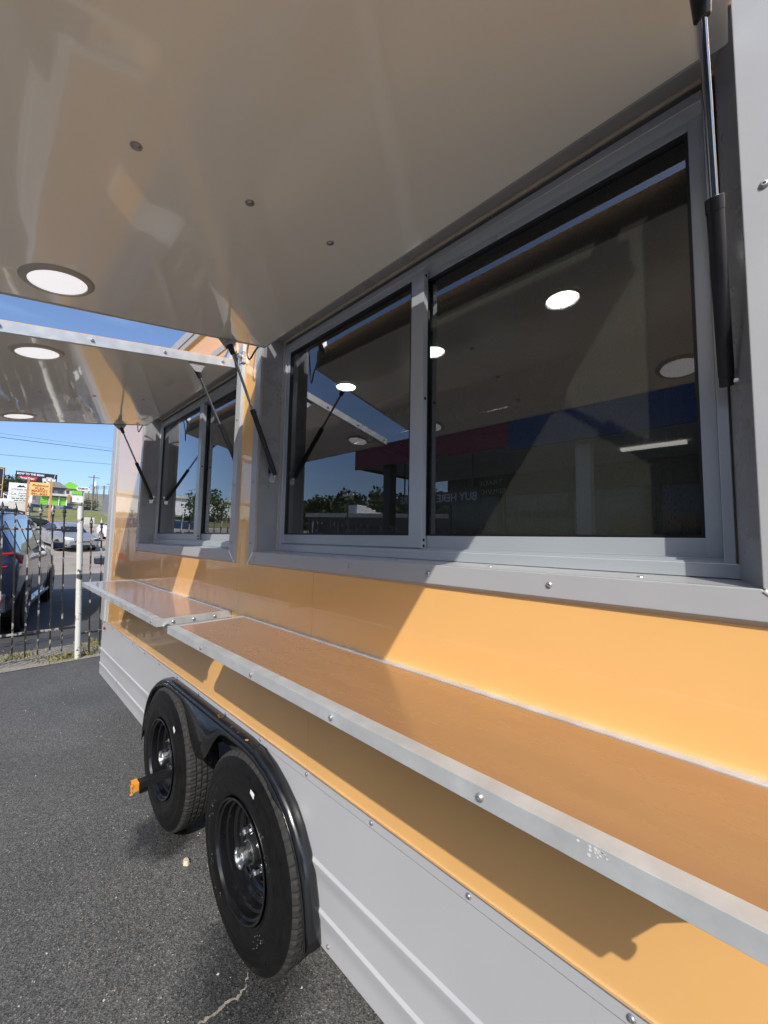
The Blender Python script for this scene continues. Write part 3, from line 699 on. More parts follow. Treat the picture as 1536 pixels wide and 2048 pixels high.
for i in range(7):
    y = 1.88+random.random()*.30; x = .946+random.random()*.012
    mb = MB(True); mb.box(x, x+.008+random.random()*.01, y, y+.0008, -.9965,-.9955); mb.build('scratch', RUST, fen)
mb = MB(True); mb.poly([(.948,1.785,-.9965),(.943,1.80,-.9965),(.947,1.81,-.9962),(.957,1.802,-.9955),(.958,1.79,-.996)]); mb.build('rust_chip', RUST, fen, fix=False)

def make_wheel(cy, cz):
    root = empty('wheel', U((1.02,cy,cz)), tr); c = (0,cy,cz); Wd = .245; x0 = .9; NS = 96
    # tyre: sidewall, shoulder, four ribs
    pr = [(x0+.026,.246),(x0+.010,.252),(x0+.0055,.262),(x0+.0085,.264),(x0+.004,.272),(x0+.000,.30),(x0-.0008,.325),(x0+.0008,.328),(x0-.0008,.333),(x0+.0012,.337),(x0+.0004,.342),(x0+.0032,.347),(x0+.0036,.354),(x0+.010,.378),(x0+.0085,.381),(x0+.016,.402),(x0+.0245,.420)]
    sh = [(x0+.030,.4305),(x0+.040,.4365),(x0+.0405,.4375)]
    mbs = MB(True); mbs.lathe(pr, c, 96); 
    ty = mbs.build('tyre', RUBBER, root, smooth=45)
    xr = x0+.0245; xe = x0+Wd-.0245
    tp = [(xr,.420),(x0+.034,.4335),(x0+.042,.4385)]
    gx = [x0+.076, x0+.108, x0+.142, x0+.176]
    edges = [x0+.042]
    for g_ in gx:
        tp += [(g_-.004,.441+.002*(1-abs((g_-x0-.1225)/.08))),(g_-.003,.430),(g_+.003,.430),(g_+.004,.441+.002*(1-abs((g_-x0-.1225)/.08)))]
    tp += [(x0+Wd-.042,.4385),(x0+Wd-.034,.4335),(xe,.420)]
    nb = 62
    def mod(kk, j, r):
        if r < .433: 
            return r - (.006 if (kk % 4 == 0 and (j == 0 or j == len(tp)-1)) else 0)
        ph = (kk + (j//3)*2) % 4
        return r-.0065 if ph == 0 else r
    mbt = MB(True); mbt.lathe(tp, c, nb*4, mod=mod); mbt.build('tread', TREAD, root, smooth=18)
    mbi = MB(True); mbi.lathe([(xe,.420),(x0+Wd-.01,.378),(x0+Wd,.32),(x0+Wd-.01,.25)], c, 48); mbi.build('inner_sidewall', RUBBER, root, smooth=45)
    # moulded wear speckle of old whitewall lettering kept as small raised marks
    rp = [(x0+.012,.236),(x0+.003,.2475),(x0+.0005,.2445),(x0+.002,.238),(x0+.015,.2335),(x0+.02,.226),(x0+.05,.222),(x0+.055,.213),(x0+.085,.210),(x0+.095,.196),(x0+.108,.192),(x0+.114,.182),(x0+.122,.178)]
    mbr = MB(True); mbr.lathe(rp, c, 64); rim = mbr.build('rim', RIM, root, smooth=35)
    mbb = MB(True); mbb.lathe([(x0+.122,.178),(x0+.2,.2),(x0+.24,.24)], c, 32); mbb.build('rim_barrel', RIM, root, smooth=40)
    # disc with eight hand holes
    NT, rings = 96, [.182,.172,.163,.154,.145,.136,.127,.118,.109,.1,.09,.078,.062]
    def xd(r): return x0+.122-.018*max(0,1-abs((r-.12)/.06))+ (.004 if r < .085 else 0)
    mb = MB(True); vs = []; 
    for r in rings:
        for kk in range(NT):
            th = 2*math.pi*kk/NT; vs.append((xd(r),cy+r*math.cos(th),cz+r*math.sin(th)))
    fs = []
    for j in range(len(rings)-1):
        rm = (rings[j]+rings[j+1])/2
        for kk in range(NT):
            th = 2*math.pi*(kk+.5)/NT; dth = ((th % (math.pi/4)) - math.pi/8)*rm
            if (dth/.0165)**2 + ((rm-.138)/.021)**2 < 1: continue
            fs.append((j*NT+kk, j*NT+(kk+1)%NT, (j+1)*NT+(kk+1)%NT, (j+1)*NT+kk))
    mb.add(vs, fs); dsk = mb.build('disc', RIM, root, smooth=40, fix=False); s_ = dsk.modifiers.new('thickness','SOLIDIFY'); s_.thickness = .004; s_.offset = 0
    mb = MB(True); mb.lathe([(x0+.145,.19),(x0+.146,.0)], c, 24); mb.build('brake_drum', DARK, root)
    # hub and dust cap
    mb = MB(True); mb.lathe([(x0+.128,.066),(x0+.08,.060),(x0+.062,.058),(x0+.056,.052)], c, 32); mb.build('hub', BLACK, root, smooth=30)
    mb = MB(True); mb.lathe([(x0+.064,.051),(x0+.058,.052),(x0+.056,.048),(x0+.014,.046),(x0+.008,.044),(x0+.009,.038),(x0+.016,.036),(x0+.017,.0)], c, 32); mb.build('dust_cap', ZINC, root, smooth=30)
    for j in range(6):
        th = R(60*j+18); yy, zz = cy+.098*math.cos(th), cz+.098*math.sin(th)
        mb = MB(True); mb.lathe([(x0+.122,.022),(x0+.108,.0215),(x0+.102,.018),(x0+.080,.018),(x0+.074,.013),(x0+.078,0)], (0,yy,zz), 6); mb.lathe([(x0+.08,.0075),(x0+.060,.007),(x0+.059,0)], (0,yy,zz), 8); mb.build('lug_nut', ZINC, root)
    th = R(218); mb = MB(True); mb.tube((x0+.1,cy+.2*math.cos(th),cz+.2*math.sin(th)),(x0+.07,cy+.186*math.cos(th),cz+.186*math.sin(th)),.0055,8); mb.build('valve_stem', BLACK, root)
    # sticker on the sidewall
    th = R(108); q0 = .372
    mb = MB(True); py, pz = cy+.35*math.cos(th), cz+.35*math.sin(th)
    mb.add([(x0+.0015,py-.018,pz-.012),(x0+.0015,py+.018,pz-.006),(x0+.004,py+.016,pz+.016),(x0+.004,py-.02,pz+.010)], [(0,1,2,3)]); mb.build('sticker', WHITE, root, fix=False)
    # sidewall lettering, worn
    return root
wh = make_wheel(*WC[0])
w2 = copy_tree(wh, tr); w2.location = wh.location + Vector((0,(WC[1][0]-WC[0][0])*D,0)); w2.rotation_euler.x = R(23)
axm = MB(True); axm.tube((1.0,WC[0][0],WC[0][1]),(XB-.2,WC[0][0],WC[0][1]),.04,12); axm.build('axle', DARK, tr)
axm = MB(True); axm.tube((1.0,WC[1][0],WC[1][1]),(XB-.2,WC[1][0],WC[1][1]),.04,12); axm.build('axle', DARK, tr)
for wy in (WC[0][0], WC[1][0]):
    pass
# worn letters on the tyre walls
TXT = mat('tyre_letter', (.05,.05,.05), .6, c2=(.25,.25,.24), vscale=120, thr=(.55,.66))
def ring_text(body, cy, cz, r, a0, da, wroot, size):
    for i, ch in enumerate(body):
        if ch == ' ': continue
        th = R(a0 + da*i); p = U((.8985, cy+r*math.cos(th), cz+r*math.sin(th)))
        upd = (0, math.cos(th), math.sin(th)); xd_ = Vector(upd).cross(Vector((-1,0,0)))
        text('sidewall_letter', ch, TXT, wroot, p, xd_, upd, size, depth=.0012)
ring_text('TRAILER', WC[0][0], WC[0][1], .298, 72, -7.5, wh, .036) if False else None
random.seed(11)
def wear(cy, cz, root, a0, a1, cnt):
    mb = MB(True)
    for i in range(cnt):
        th = R(random.uniform(a0,a1)); r = random.uniform(.275,.318); s = random.uniform(.0008,.0028)
        y, z = cy+r*math.cos(th), cz+r*math.sin(th)
        mb.add([(.8982,y-s,z-s),(.8982,y+s,z-s*.6),(.8982,y+s*.7,z+s),(.8982,y-s,z+s*.8)], [(0,1,2,3)])
    o = mb.build('letter_wear', WEAR, root, fix=False); o['kind'] = 'stuff'
wear(WC[0][0], WC[0][1], wh, 5, 40, 16); wear(WC[0][0], WC[0][1], wh, 130, 160, 22); wear(WC[0][0], WC[0][1], wh, 300, 350, 16); wear(WC[0][0],WC[0][1],wh,200,235,14)
wear(WC[1][0], WC[1][1], w2, 60, 130, 26); wear(WC[1][0], WC[1][1], w2, 230, 290, 16)

# wheel lock clamped on the far wheel
lk = empty('wheel_lock', U((.80,2.70,-1.56))); WL[lk.name] = Vector(U((.80,2.70,-1.56)))
tag(lk, 'black steel wheel lock arm with orange end, clamped on the far trailer wheel', 'wheel lock')
mb = MB(True); y, z = 2.70, -1.508
mb.add([(.99,y-.02,z+.02),(.99,y+.02,z+.02),(.99,y+.02,z-.02),(.99,y-.02,z-.02),(.735,y-.028,z+.022),(.735,y+.028,z+.022),(.735,y+.028,z-.02),(.735,y-.028,z-.02),
        (.99,y-.012,z-.008),(.99,y+.012,z-.008),(.735,y-.02,z-.004),(.735,y+.02,z-.004)],
       [(0,1,5,4),(1,2,6,5),(3,0,4,7),(2,9,11,6),(8,3,7,10),(9,8,10,11),(0,3,8,9,2,1),(4,5,6,11,10,7)])
mb.build('lock_arm', BLACK, lk, bevel=.002)
mb = MB(True)
for q0, q1, dz in (((y-.030,z+.024),(y+.030,z+.024),.003),((y-.030,z-.020),(y-.027,z+.0235),0),((y+.027,z-.020),(y+.030,z+.0235),0)):
    mb.box(.705,.7345,min(q0[0],q1[0]),max(q0[0],q1[0]),min(q0[1],q1[1]),max(q0[1],q1[1])+dz)
mb.box(.7025,.7048,y-.018,y+.018,z-.035,z+.027); mb.box(.69,.704,y-.034,y-.0185,z+.016,z+.024); mb.box(.69,.704,y-.03,y-.0185,z-.032,z-.024)
mb.build('lock_head', ORG2, lk, bevel=.001)
mb = MB(True); mb.box(.745,.79,y-.008,y+.008,z-.055,z-.021); mb.build('lock_foot', BLACK, lk, bevel=.002)
# pale stone on the asphalt
mb = MB(); random.seed(5); c = (-.045,2.01,.012); vs = []
for (a,b,zz) in ((1,0,0),(.3,.9,0),(-.7,.7,0),(-1,-.3,0),(-.1,-1,0),(.7,-.7,0)):
    vs.append((c[0]+.016*a,c[1]+.026*b,.001)); 
for (a,b) in ((.8,.1),(.2,.7),(-.5,.5),(-.8,-.2),(-.1,-.8),(.5,-.5)): vs.append((c[0]+.015*a,c[1]+.024*b,.018+random.uniform(-.003,.004)))
mb.add(vs, [(0,1,2,3,4,5),(6,7,8,9,10,11)]+[(i,(i+1)%6,6+(i+1)%6,6+i) for i in range(6)])
tag(mb.build('stone', mat('pale_stone', (.55,.48,.36), .9, var=.2, vscale=60), bevel=.003), 'small pale stone on the asphalt beside the trailer wheels', 'stone')

mb = MB(); random.seed(31)
for i in range(420):
    x, y = random.uniform(-1.7,.1), random.uniform(.8,6.0); r_ = random.choice((.0015,.002,.002,.003,.0045))*random.uniform(.7,1.4); h_ = r_*random.uniform(.6,1.2)
    a = random.uniform(0,6.28); p4 = [(x+r_*math.cos(a+k*1.571)*random.uniform(.6,1.2), y+r_*math.sin(a+k*1.571)*random.uniform(.6,1.2), .0005) for k in range(4)]
    mb.add(p4+[(x,y,h_+.001)], [(0,1,4),(1,2,4),(2,3,4),(3,0,4)])
g_ = mb.build('grit', mat('grit_stone', (.42,.39,.33), .9, var=.4, vscale=40), fix=False); tag(g_, 'scattered pale grit on the asphalt', 'grit', None, 'stuff')
# small marks on the orange wall
mb = MB(True); mb.poly([(.9992,.133,-.345),(.9992,.1365,-.343),(.9992,.136,-.352),(.9992,.1335,-.356)]); mb.build('paint_chip', RUST, tr, fix=False)

# ------------------------------------------------------------------ iron fence behind the trailer
def finial(mb, x, y, z):
    mb.lathe([(0,.011),(.012,.019),(.024,.011),(.03,.017),(.042,.010),(.055,.022),(.075,.019),(.15,.0015)], (x,y,z), 8, axis=2)
def fence(name, label, x0, x1, y, ztop, zr1, zr2, zb, sp, first, grp):
    f = empty(name, ((x0+x1)/2, y, 0)); tag(f, label, 'fence')
    pk = fi = None; x = first
    while (x < x1 if sp > 0 else x > x0):
        if pk is None:
            mb = MB(); mb.box(x-.008,x+.008,y-.008,y+.008,zb,ztop-.14); mb.v = [(p[0]-.045*p[2],p[1],p[2]) for p in mb.v]; pk = mb.build('picket', IRON, f)
            mb = MB(); finial(mb, x, y, ztop-.15); mb.v = [(p[0]-.045*p[2],p[1],p[2]) for p in mb.v]; fi = mb.build('finial', IRON, pk, smooth=50); px = x
        else:
            c = pk.copy(); col.objects.link(c); c.location.x += x-px; c.location.z += random.uniform(-.006,.006); d2 = fi.copy(); col.objects.link(d2); d2.parent = c
        x += sp
    for z in (zr1, zr2):
        mb = MB(); mb.box(x0,x1,y-.013,y+.013,z-.013,z+.013); mb.build('rail', IRON, f, bevel=.002)
    return f
random.seed(2)
f1 = fence('iron_fence', 'worn black iron picket fence with spear finials left of the white post', -14, .055, 6.22, 1.95, 1.635, .40, .12, -.1075*1.03, -.105+.045, None)
mb = MB(); mb.tube((.10,6.22,0),(.10-.045*1.95,6.22,1.95),.032,14); mb.build('post', POSTW, f1, smooth=40)['label'] = 'weathered white round post'
f2 = fence('iron_fence', 'lower iron picket fence panel between the white post and the trailer', .12, 3.4, 6.22, 1.82, 1.51, .31, .05, .112, .165+.05, None)
# weeds at the post and along the gravel
def tuft(name, label, cx, cy, rx, ry, nbl, h, m, grp):
    mb = MB()
    for i in range(nbl):
        x = cx+random.gauss(0,rx); y = cy+random.gauss(0,ry); a = random.uniform(0,6.28); l = h*random.uniform(.4,1.1); ww = .006
        dx, dy = math.cos(a)*l*.6, math.sin(a)*l*.6
        mb.add([(x-ww*math.sin(a),y+ww*math.cos(a),.004),(x+ww*math.sin(a),y-ww*math.cos(a),.004),(x+dx*.5+ww*.7*math.sin(a),y+dy*.5,l*.6),(x+dx,y+dy,l*.8)], [(0,1,2,3)])
    return tag(mb.build(name, m, fix=False), label, 'weeds', grp, 'stuff')
WEED = mat('weed', (.16,.17,.05), .8, c2=(.30,.26,.11), vscale=12)
tuft('weed_tuft', 'clump of dry green weeds at the foot of the white fence post', .05, 6.30, .13, .05, 260, .09, WEED, 'weeds by the fence')
tuft('weed_tuft', 'thin dry weeds in the gravel under the fence left of the post', -.45, 6.75, .16, .10, 200, .07, WEED, 'weeds by the fence')
tuft('weed_tuft', 'dry weeds in the gravel between the white post and the trailer', .40, 6.75, .12, .12, 220, .08, WEED, 'weeds by the fence')

# ------------------------------------------------------------------ vehicles
def lerp(a, b, t): return a+(b-a)*t
def car(name, label, cat, loc, heading, kind, body_m, group=None, detail=True, size=1.0):
    if kind == 'suv':
        L_, Wd, wr, wb = 4.8, 1.94, .39, 2.95
        S = [ # x, zlow, zbelt, ztop, wbelt, wtop
            (-2.40,.50,.95,1.00,.80,.70),(-2.34,.36,1.10,1.20,.93,.78),(-2.20,.36,1.14,1.60,.955,.72),(-1.95,.36,1.16,1.76,.965,.69),(-1.2,.30,1.15,1.81,.97,.70),(-.3,.28,1.13,1.83,.97,.71),(.45,.28,1.11,1.78,.97,.69),
            (.75,.28,1.10,1.62,.97,.68),(1.25,.28,1.09,1.16,.965,.74),(1.7,.32,1.06,1.12,.955,.70),(2.2,.36,.98,1.03,.90,.62),(2.40,.42,.86,.90,.76,.52)]
        win = [(2,3,.12,.82),(3,4,.10,.86),(4,5,.08,.88),(5,6,.08,.88),(6,7,.10,.8)]; ws = (7,8); rs = (1,2)
    else:
        L_, Wd, wr, wb = 4.75, 1.82, .325, 2.75
        S = [(-2.37,.45,.80,.84,.70,.58),(-2.28,.32,.92,.97,.84,.66),(-1.75,.26,.97,1.04,.90,.66),(-1.45,.26,.98,1.14,.905,.60),(-.85,.24,.97,1.40,.91,.56),(-.3,.22,.96,1.46,.91,.57),(.25,.22,.95,1.43,.91,.57),
            (.55,.22,.94,1.30,.91,.58),(1.1,.22,.93,1.0,.905,.70),(1.6,.26,.88,.94,.89,.66),(2.15,.28,.76,.82,.83,.58),(2.37,.34,.62,.66,.66,.48)]
        win = [(3,4,.25,.8),(4,5,.1,.86),(5,6,.1,.86),(6,7,.12,.78)]; ws = (7,8); rs = (3,4)
    fy = math.sin(heading)*wb/2; base = loc[2]-gz(loc[1])          # sit the car on the slope
    za, zb_ = gz(loc[1]+fy), gz(loc[1]-fy); loc = (loc[0], loc[1], (za+zb_)/2 + max(-.03, min(base, .08)))
    X = Matrix.Translation(Vector(loc)) @ Matrix.Rotation(heading, 4, 'Z') @ Matrix.Rotation(-math.atan2(za-zb_, wb), 4, 'Y') @ Matrix.Scale(size, 4)
    root = empty(name, loc); tag(root, label, cat, group)
    def ring(s):
        x, zl, zb, zt, wb_, wt = s
        return [(x,0,zl),(x,wb_*.80,zl),(x,wb_*.95,zl+.05),(x,wb_*.99,lerp(zl,zb,.35)),(x,wb_,lerp(zl,zb,.75)),(x,wb_*.975,zb),(x,lerp(wb_*.96,wt,.5),lerp(zb,zt,.5)),(x,wt,lerp(zb,zt,.94)),(x,wt*.86,zt),(x,0,zt+.025)]
    # densify stations
    SS = []
    for a, b in zip(S, S[1:]):
        for k in range(3): SS.append(tuple(lerp(p,q_,k/3) for p,q_ in zip(a,b)))
    SS.append(S[-1])
    mb = MB(); rg = [ring(s) for s in SS]; m = len(rg[0]); vs = []
    for r in rg:
        vs += r + [(x,-y,z) for x,y,z in r[1:-1]][::-1]
    k = 2*m-2
    mb.add(vs, [(i*k+j, i*k+(j+1)%k, (i+1)*k+(j+1)%k, (i+1)*k+j) for i in range(len(rg)-1) for j in range(k)] + [tuple(range(k)), tuple(range((len(rg)-1)*k, len(rg)*k))])
    body = mb.build('body', body_m, root, smooth=38, xform=X)
    bl = []
    def P(i, sgn, f, off):
        s = S[i]; r = ring(s); a = Vector(r[5]); b = Vector(r[6]); c = Vector(r[7])
        p = a.lerp(b, f*2) if f < .5 else b.lerp(c, (f-.5)*2)
        return (p.x, sgn*(p.y+off), p.z+.004)
    for sgn in (1,-1):
        for (i,j,f0,f1) in win:
            a, b, c, d_ = Vector(P(i,sgn,f0,.006)),Vector(P(j,sgn,f0,.006)),Vector(P(j,sgn,f1,.006)),Vector(P(i,sgn,f1,.006))
            am = Vector(P(i,sgn,.5,.008)); bm_ = Vector(P(j,sgn,.5,.008)); e = .05
            pts = [[a.lerp(b,e),a.lerp(b,1-e)],[am.lerp(bm_,e),am.lerp(bm_,1-e)],[d_.lerp(c,e),d_.lerp(c,1-e)]]
            mb = MB(); v = [p for r in pts for p in r]; mb.add(v, [(0,1,3,2),(2,3,5,4)]); mb.build('side_window', CARGLASS, root, xform=X, fix=False)
    def screen(i, j, nm):
        a, b = ring(S[i]), ring(S[j])
        def pt(t, y): 
            r = [Vector(p).lerp(Vector(q_), t) for p,q_ in zip(a,b)]
            return (r[8].x + (.01 if i == ws[0] else -.01), y*r[8].y*1.02, r[8].z+.012+.02*(1-abs(y)))
        v = []; 
        for t in (.06,.5,.95):
            for y in (-1,-.5,0,.5,1): v.append(pt(t,y))
        mb = MB(); mb.add(v, [(r*5+c,r*5+c+1,r*5+c+6,r*5+c+5) for r in range(2) for c in range(4)]); mb.build(nm, CARGLASS, root, xform=X, fix=False)
    screen(*ws,'windscreen'); screen(*rs,'rear_window')
    for wx in (-wb/2, wb/2):
        for sgn in (1,-1):
            hw = Wd/2-.02
            w_ = empty('wheel', X @ Vector((wx,sgn*hw,wr)), root)
            mb = MB(); mb.lathe([(-.05,wr+.065),(.012,wr+.06),(.014,wr-.02)], (wx,sgn*(hw-.01),wr), 24, axis=1) if sgn > 0 else mb.lathe([(.05,wr+.065),(-.012,wr+.06),(-.014,wr-.02)], (wx,sgn*(hw-.01),wr), 24, axis=1)
            mb.build('wheel_arch', DARK, root, xform=X)
            o_ = .03*sgn
            mb = MB(); mb.lathe([(-.2*sgn,wr*.7),(-.2*sgn,wr*.97),(-.17*sgn,wr),(-.02*sgn+o_*.3,wr),(o_,wr*.95),(o_*1.15,wr*.72)], (wx,sgn*hw,wr), 28, axis=1); mb.build('tyre', RUBBER, w_, smooth=40, xform=X)
            mb = MB(); mb.lathe([(o_*1.1,wr*.72),(o_*.5,wr*.66),(o_*.3,wr*.2),(o_*.9,0)], (wx,sgn*hw,wr), 10, axis=1); mb.build('rim', CHROME, w_, xform=X)
    if detail:
        f = S[-1][0]; r0 = S[0][0]
        hb = S[-2][2]
        for sgn in (1,-1):
            mb = MB(); zc = .74 if kind != 'suv' else .86
            mb.prism([(f-.06,sgn*.44,zc-.06),(f-.10,sgn*.70,zc-.03),(f-.30,sgn*.845,zc+.06),(f-.30,sgn*.84,zc+.10),(f-.12,sgn*.66,zc+.085),(f-.05,sgn*.46,zc+.04)], (-.02,0,.03)); mb.build('headlight', HLAMP, root, xform=X)
            if kind == 'suv':
                mb = MB(); mb.prism([(r0-.01,sgn*.46,1.02),(r0+.02,sgn*.86,1.02),(r0+.32,sgn*.975,1.04),(r0+.36,sgn*.975,1.14),(r0+.10,sgn*.925,1.20),(r0+.0,sgn*.60,1.18)], (.02,0,.02))
            else:
                mb = MB(); mb.prism([(r0-.01,sgn*.42,.80),(r0+.06,sgn*.80,.80),(r0+.25,sgn*.88,.82),(r0+.22,sgn*.87,.93),(r0+.03,sgn*.7,.94)], (.02,0,.02))
            mb.build('tail_light', REDL, root, xform=X)
            i = ws[0]; xm = S[i][0]+.12; zz = S[i][2]+.03
            mb = MB(); mb.prism([(xm-.06,sgn*(Wd/2+.0),zz),(xm-.08,sgn*(Wd/2+.2),zz+.02),(xm-.08,sgn*(Wd/2+.21),zz+.15),(xm-.06,sgn*(Wd/2+.04),zz+.17)], (.14,0,-.01)); mb.build('door_mirror', body_m, root, xform=X, bevel=.02)
            mb = MB(); mb.box(-.5,-.3,sgn*(Wd/2-.005)-.012,sgn*(Wd/2-.005)+.012,.86,.89); mb.build('door_handle', CHROME if kind != 'suv' else body_m, root, xform=X)
            if kind == 'suv':
                mb = MB(); mb.tube((-1.9,sgn*.6,1.86),(.3,sgn*.6,1.86),.018,8); mb.tube((-1.9,sgn*.6,1.78),(-1.9,sgn*.6,1.86),.018,8); mb.tube((.3,sgn*.6,1.80),(.3,sgn*.6,1.86),.018,8); mb.build('roof_rail', STEELD, root, xform=X)
                mb = MB(); mb.box(-1.1,1.1,sgn*.95-.02,sgn*.95+.03,.30,.36); mb.build('side_step', CHROME, root, xform=X)
            for xs in ((-.95,.05) if kind != 'suv' else (-1.1,-.1,.8)):     # door shut lines
                mb = MB(); mb.box(xs-.004,xs+.004,sgn*(Wd/2-.006)-.004,sgn*(Wd/2-.006)+.006,.38,.90); mb.build('door_gap', DARK, root, xform=X)
        if kind != 'suv':
            mb = MB(); mb.box(f-.05,f+.006,-.42,.42,.60,.68); mb.build('grille', DARK, root, xform=X, bevel=.01)
            mb = MB(); mb.box(f-.04,f+.012,-.40,.40,.635,.648); mb.build('grille_bar', CHROME, root, xform=X)
            mb = MB(); mb.prism([(f-.10,-.62,.34),(f-.10,.62,.34),(f-.10,.55,.46),(f-.10,-.55,.46)], (.105,0,0)); mb.build('lower_intake', DARK, root, xform=X, bevel=.01)
            for sgn in (1,-1):
                mb = MB(); mb.box(f-.22,f-.10,sgn*.72-.06,sgn*.72+.06,.40,.46); mb.build('fog_lamp_recess', DARK, root, xform=X)
        else:
            mb = MB(); mb.prism([(r0-.03,-.9,.40),(r0-.03,.9,.40),(r0-.03,.88,.66),(r0-.03,-.88,.66)], (.10,0,0)); mb.build('rear_bumper', P_DKBLUE, root, xform=X, bevel=.03)
            for sgn in (1,-1):
                mb = MB(); mb.box(r0-.045,r0-.02,sgn*.78-.07,sgn*.78+.07,.55,.60); mb.build('bumper_reflector', REDL, root, xform=X)
            mb = MB(); mb.box(r0-.005,r0+.02,-.26,.26,.78,.92); mb.build('number_plate_panel', DGREY, root, xform=X)
    return root
car('sport_utility_vehicle', 'dark navy sport utility vehicle parked just behind the iron fence', 'car', (-.98,10.3,.05), R(79), 'suv', P_NAVY, size=1.05)
car('sedan', 'silver sedan facing the trailer in the lot beyond the fence', 'car', (2.5,29.3,gz(28)-.02), R(-77), 'sedan', P_SILVER)
car('sedan', 'white car partly hidden behind the trailer, right of the silver sedan', 'car', (5.95,31.6,gz(31)), R(-78), 'sedan', P_WHITE)
car('sedan', 'dark car behind the fence, only its mirror and wing showing beside the trailer', 'car', (1.92,9.75,.03), R(-101), 'sedan', P_DKBLUE)
car('sedan', 'black car passing on the street behind the iron fence', 'car', (.1,38.4,gz(38.4)), R(6), 'sedan', P_BLACK)
for k,(x,y,h_) in enumerate(((8.0,101,84),(10.6,101.5,95),(5.6,101.2,92))):
    car('sedan', ['black car parked on the grass bank, left of the green doors','black car parked on the grass bank in front of the green doors','black car on the grass bank nearest the white plaza sign'][k], 'car', (x,y,gz(y)), R(h_), 'sedan', P_BLACK, 'cars parked on the bank', detail=False)
car('sedan', 'black car parked at the right end of the bank below the hill road', 'car', (13.0,96,gz(96)), R(14), 'sedan', P_BLACK, 'cars parked on the bank', detail=False)
car('sport_utility_vehicle', 'white van parked behind the white plaza sign at the left edge', 'car', (-.2,60,gz(60)+.2), R(8), 'suv', P_WHITE, 'cars parked on the bank', detail=False)
for k,(x,y) in enumerate(((27,140),(33,165),(36.5,170))):
    car('sedan', ['dark car coming down the hill road, lowest of three','dark car on the hill road, middle of three','dark car highest on the hill road'][k], 'car', (x,y,gz(y)+.06), R(-104), 'sedan', P_BLACK, 'cars on the hill road', detail=False)

# ------------------------------------------------------------------ signs and buildings behind the fence
XD, UD = (1,0,0), (0,0,1)
def board(mb, x0, x1, y, z0, z1, t=.12): return mb.box(x0,x1,y,y+t,z0,z1)
# flea market sign
s = empty('flea_market_sign', (2.3,44,gz(44))); tag(s, 'yellow flea market sign on two orange posts across the street', 'sign')
board(MB(),1.56,2.86,44,4.86,5.98).build('sign_panel', BYEL, s)
for x in (1.46,2.96):
    mb = MB(); mb.box(x-.07,x+.07,43.98,44.14,gz(44)-.2,6.12); mb.build('post', BORWD, s)
DKB = mat('dark_brown_text', (.10,.06,.03), .6)
text('lettering', 'Robinson', DKB, s, (2.21,43.99,5.72), XD, UD, .30, 1.05, shear=.35)
text('lettering', 'FLEA', BTXT, s, (2.21,43.99,5.46), XD, UD, .26, .62, bold=.02)
text('lettering', 'MARKET', BTXT, s, (2.21,43.99,5.23), XD, UD, .27, 1.06, bold=.02)
text('lettering', '891-4055', BTXT, s, (2.21,43.99,4.98), XD, UD, .24, 1.04, bold=.02)
# white plaza sign
s = empty('plaza_sign', (1.4,52,gz(52))); tag(s, 'white plaza directory sign with three stacked panels', 'sign')
for z0,z1 in ((5.72,6.55),(5.16,5.69),(4.66,5.13)): board(MB(),.50,2.25,52,z0,z1).build('sign_panel', BWHITE, s, bevel=.01)
mb = MB(); mb.box(.6,2.15,52.03,52.1,gz(52),6.5); mb.build('sign_back', CREAM, s)
mb = MB(); mb.poly([(1.05,51.985,6.12),(1.28,51.985,6.38),(1.40,51.985,6.28),(1.50,51.985,6.36),(1.75,51.985,6.12),(1.5,51.985,6.17),(1.3,51.985,6.14)]); mb.build('emblem', NAVY, s, fix=False)
text('lettering', 'STONES RIVER', DGREY, s, (1.45,51.99,5.9), XD, UD, .2, 1.5)
text('lettering', 'CA', DGREY, s, (.86,51.99,5.43), XD, UD, .34, .42)
text('lettering', 'Accent', DGREY, s, (1.6,51.99,5.54), XD, UD, .22, .8); text('lettering', 'Lighting', DGREY, s, (1.6,51.99,5.32), XD, UD, .22, .85)
for (xa,xb,zz) in ((.75,1.0,4.97),(1.06,1.3,4.97),(1.36,1.62,4.97),(1.68,2.0,4.97),(.95,1.25,4.77),(1.31,1.5,4.77),(1.56,1.85,4.77)):
    mb = MB(); mb.box(xa,xb,51.985,51.996,zz,zz+.085); mb.build('print_line', DGREY, s)
# dark sign at the left edge
s = empty('dark_sign', (-1.1,40,gz(40))); tag(s, 'dark sign with a thin gold border at the left edge', 'sign')
board(MB(),-2.1,-.08,40,4.15,6.46).build('sign_panel', NAVY, s)
for a in ((-2.0,-.14,6.36,6.39),(-2.0,-.14,5.14,5.17),(-2.0,-.14,4.80,4.83),(-2.0,-.14,4.22,4.25),(-.17,-.14,4.26,6.355)):
    mb = MB(); mb.box(a[0],a[1],39.985,39.998,a[2],a[3]); mb.build('gold_line', BYEL, s)
mb = MB(); mb.box(-1.2,-1.0,40.02,40.1,gz(40)-.2,4.15); mb.build('post', DGREY, s)
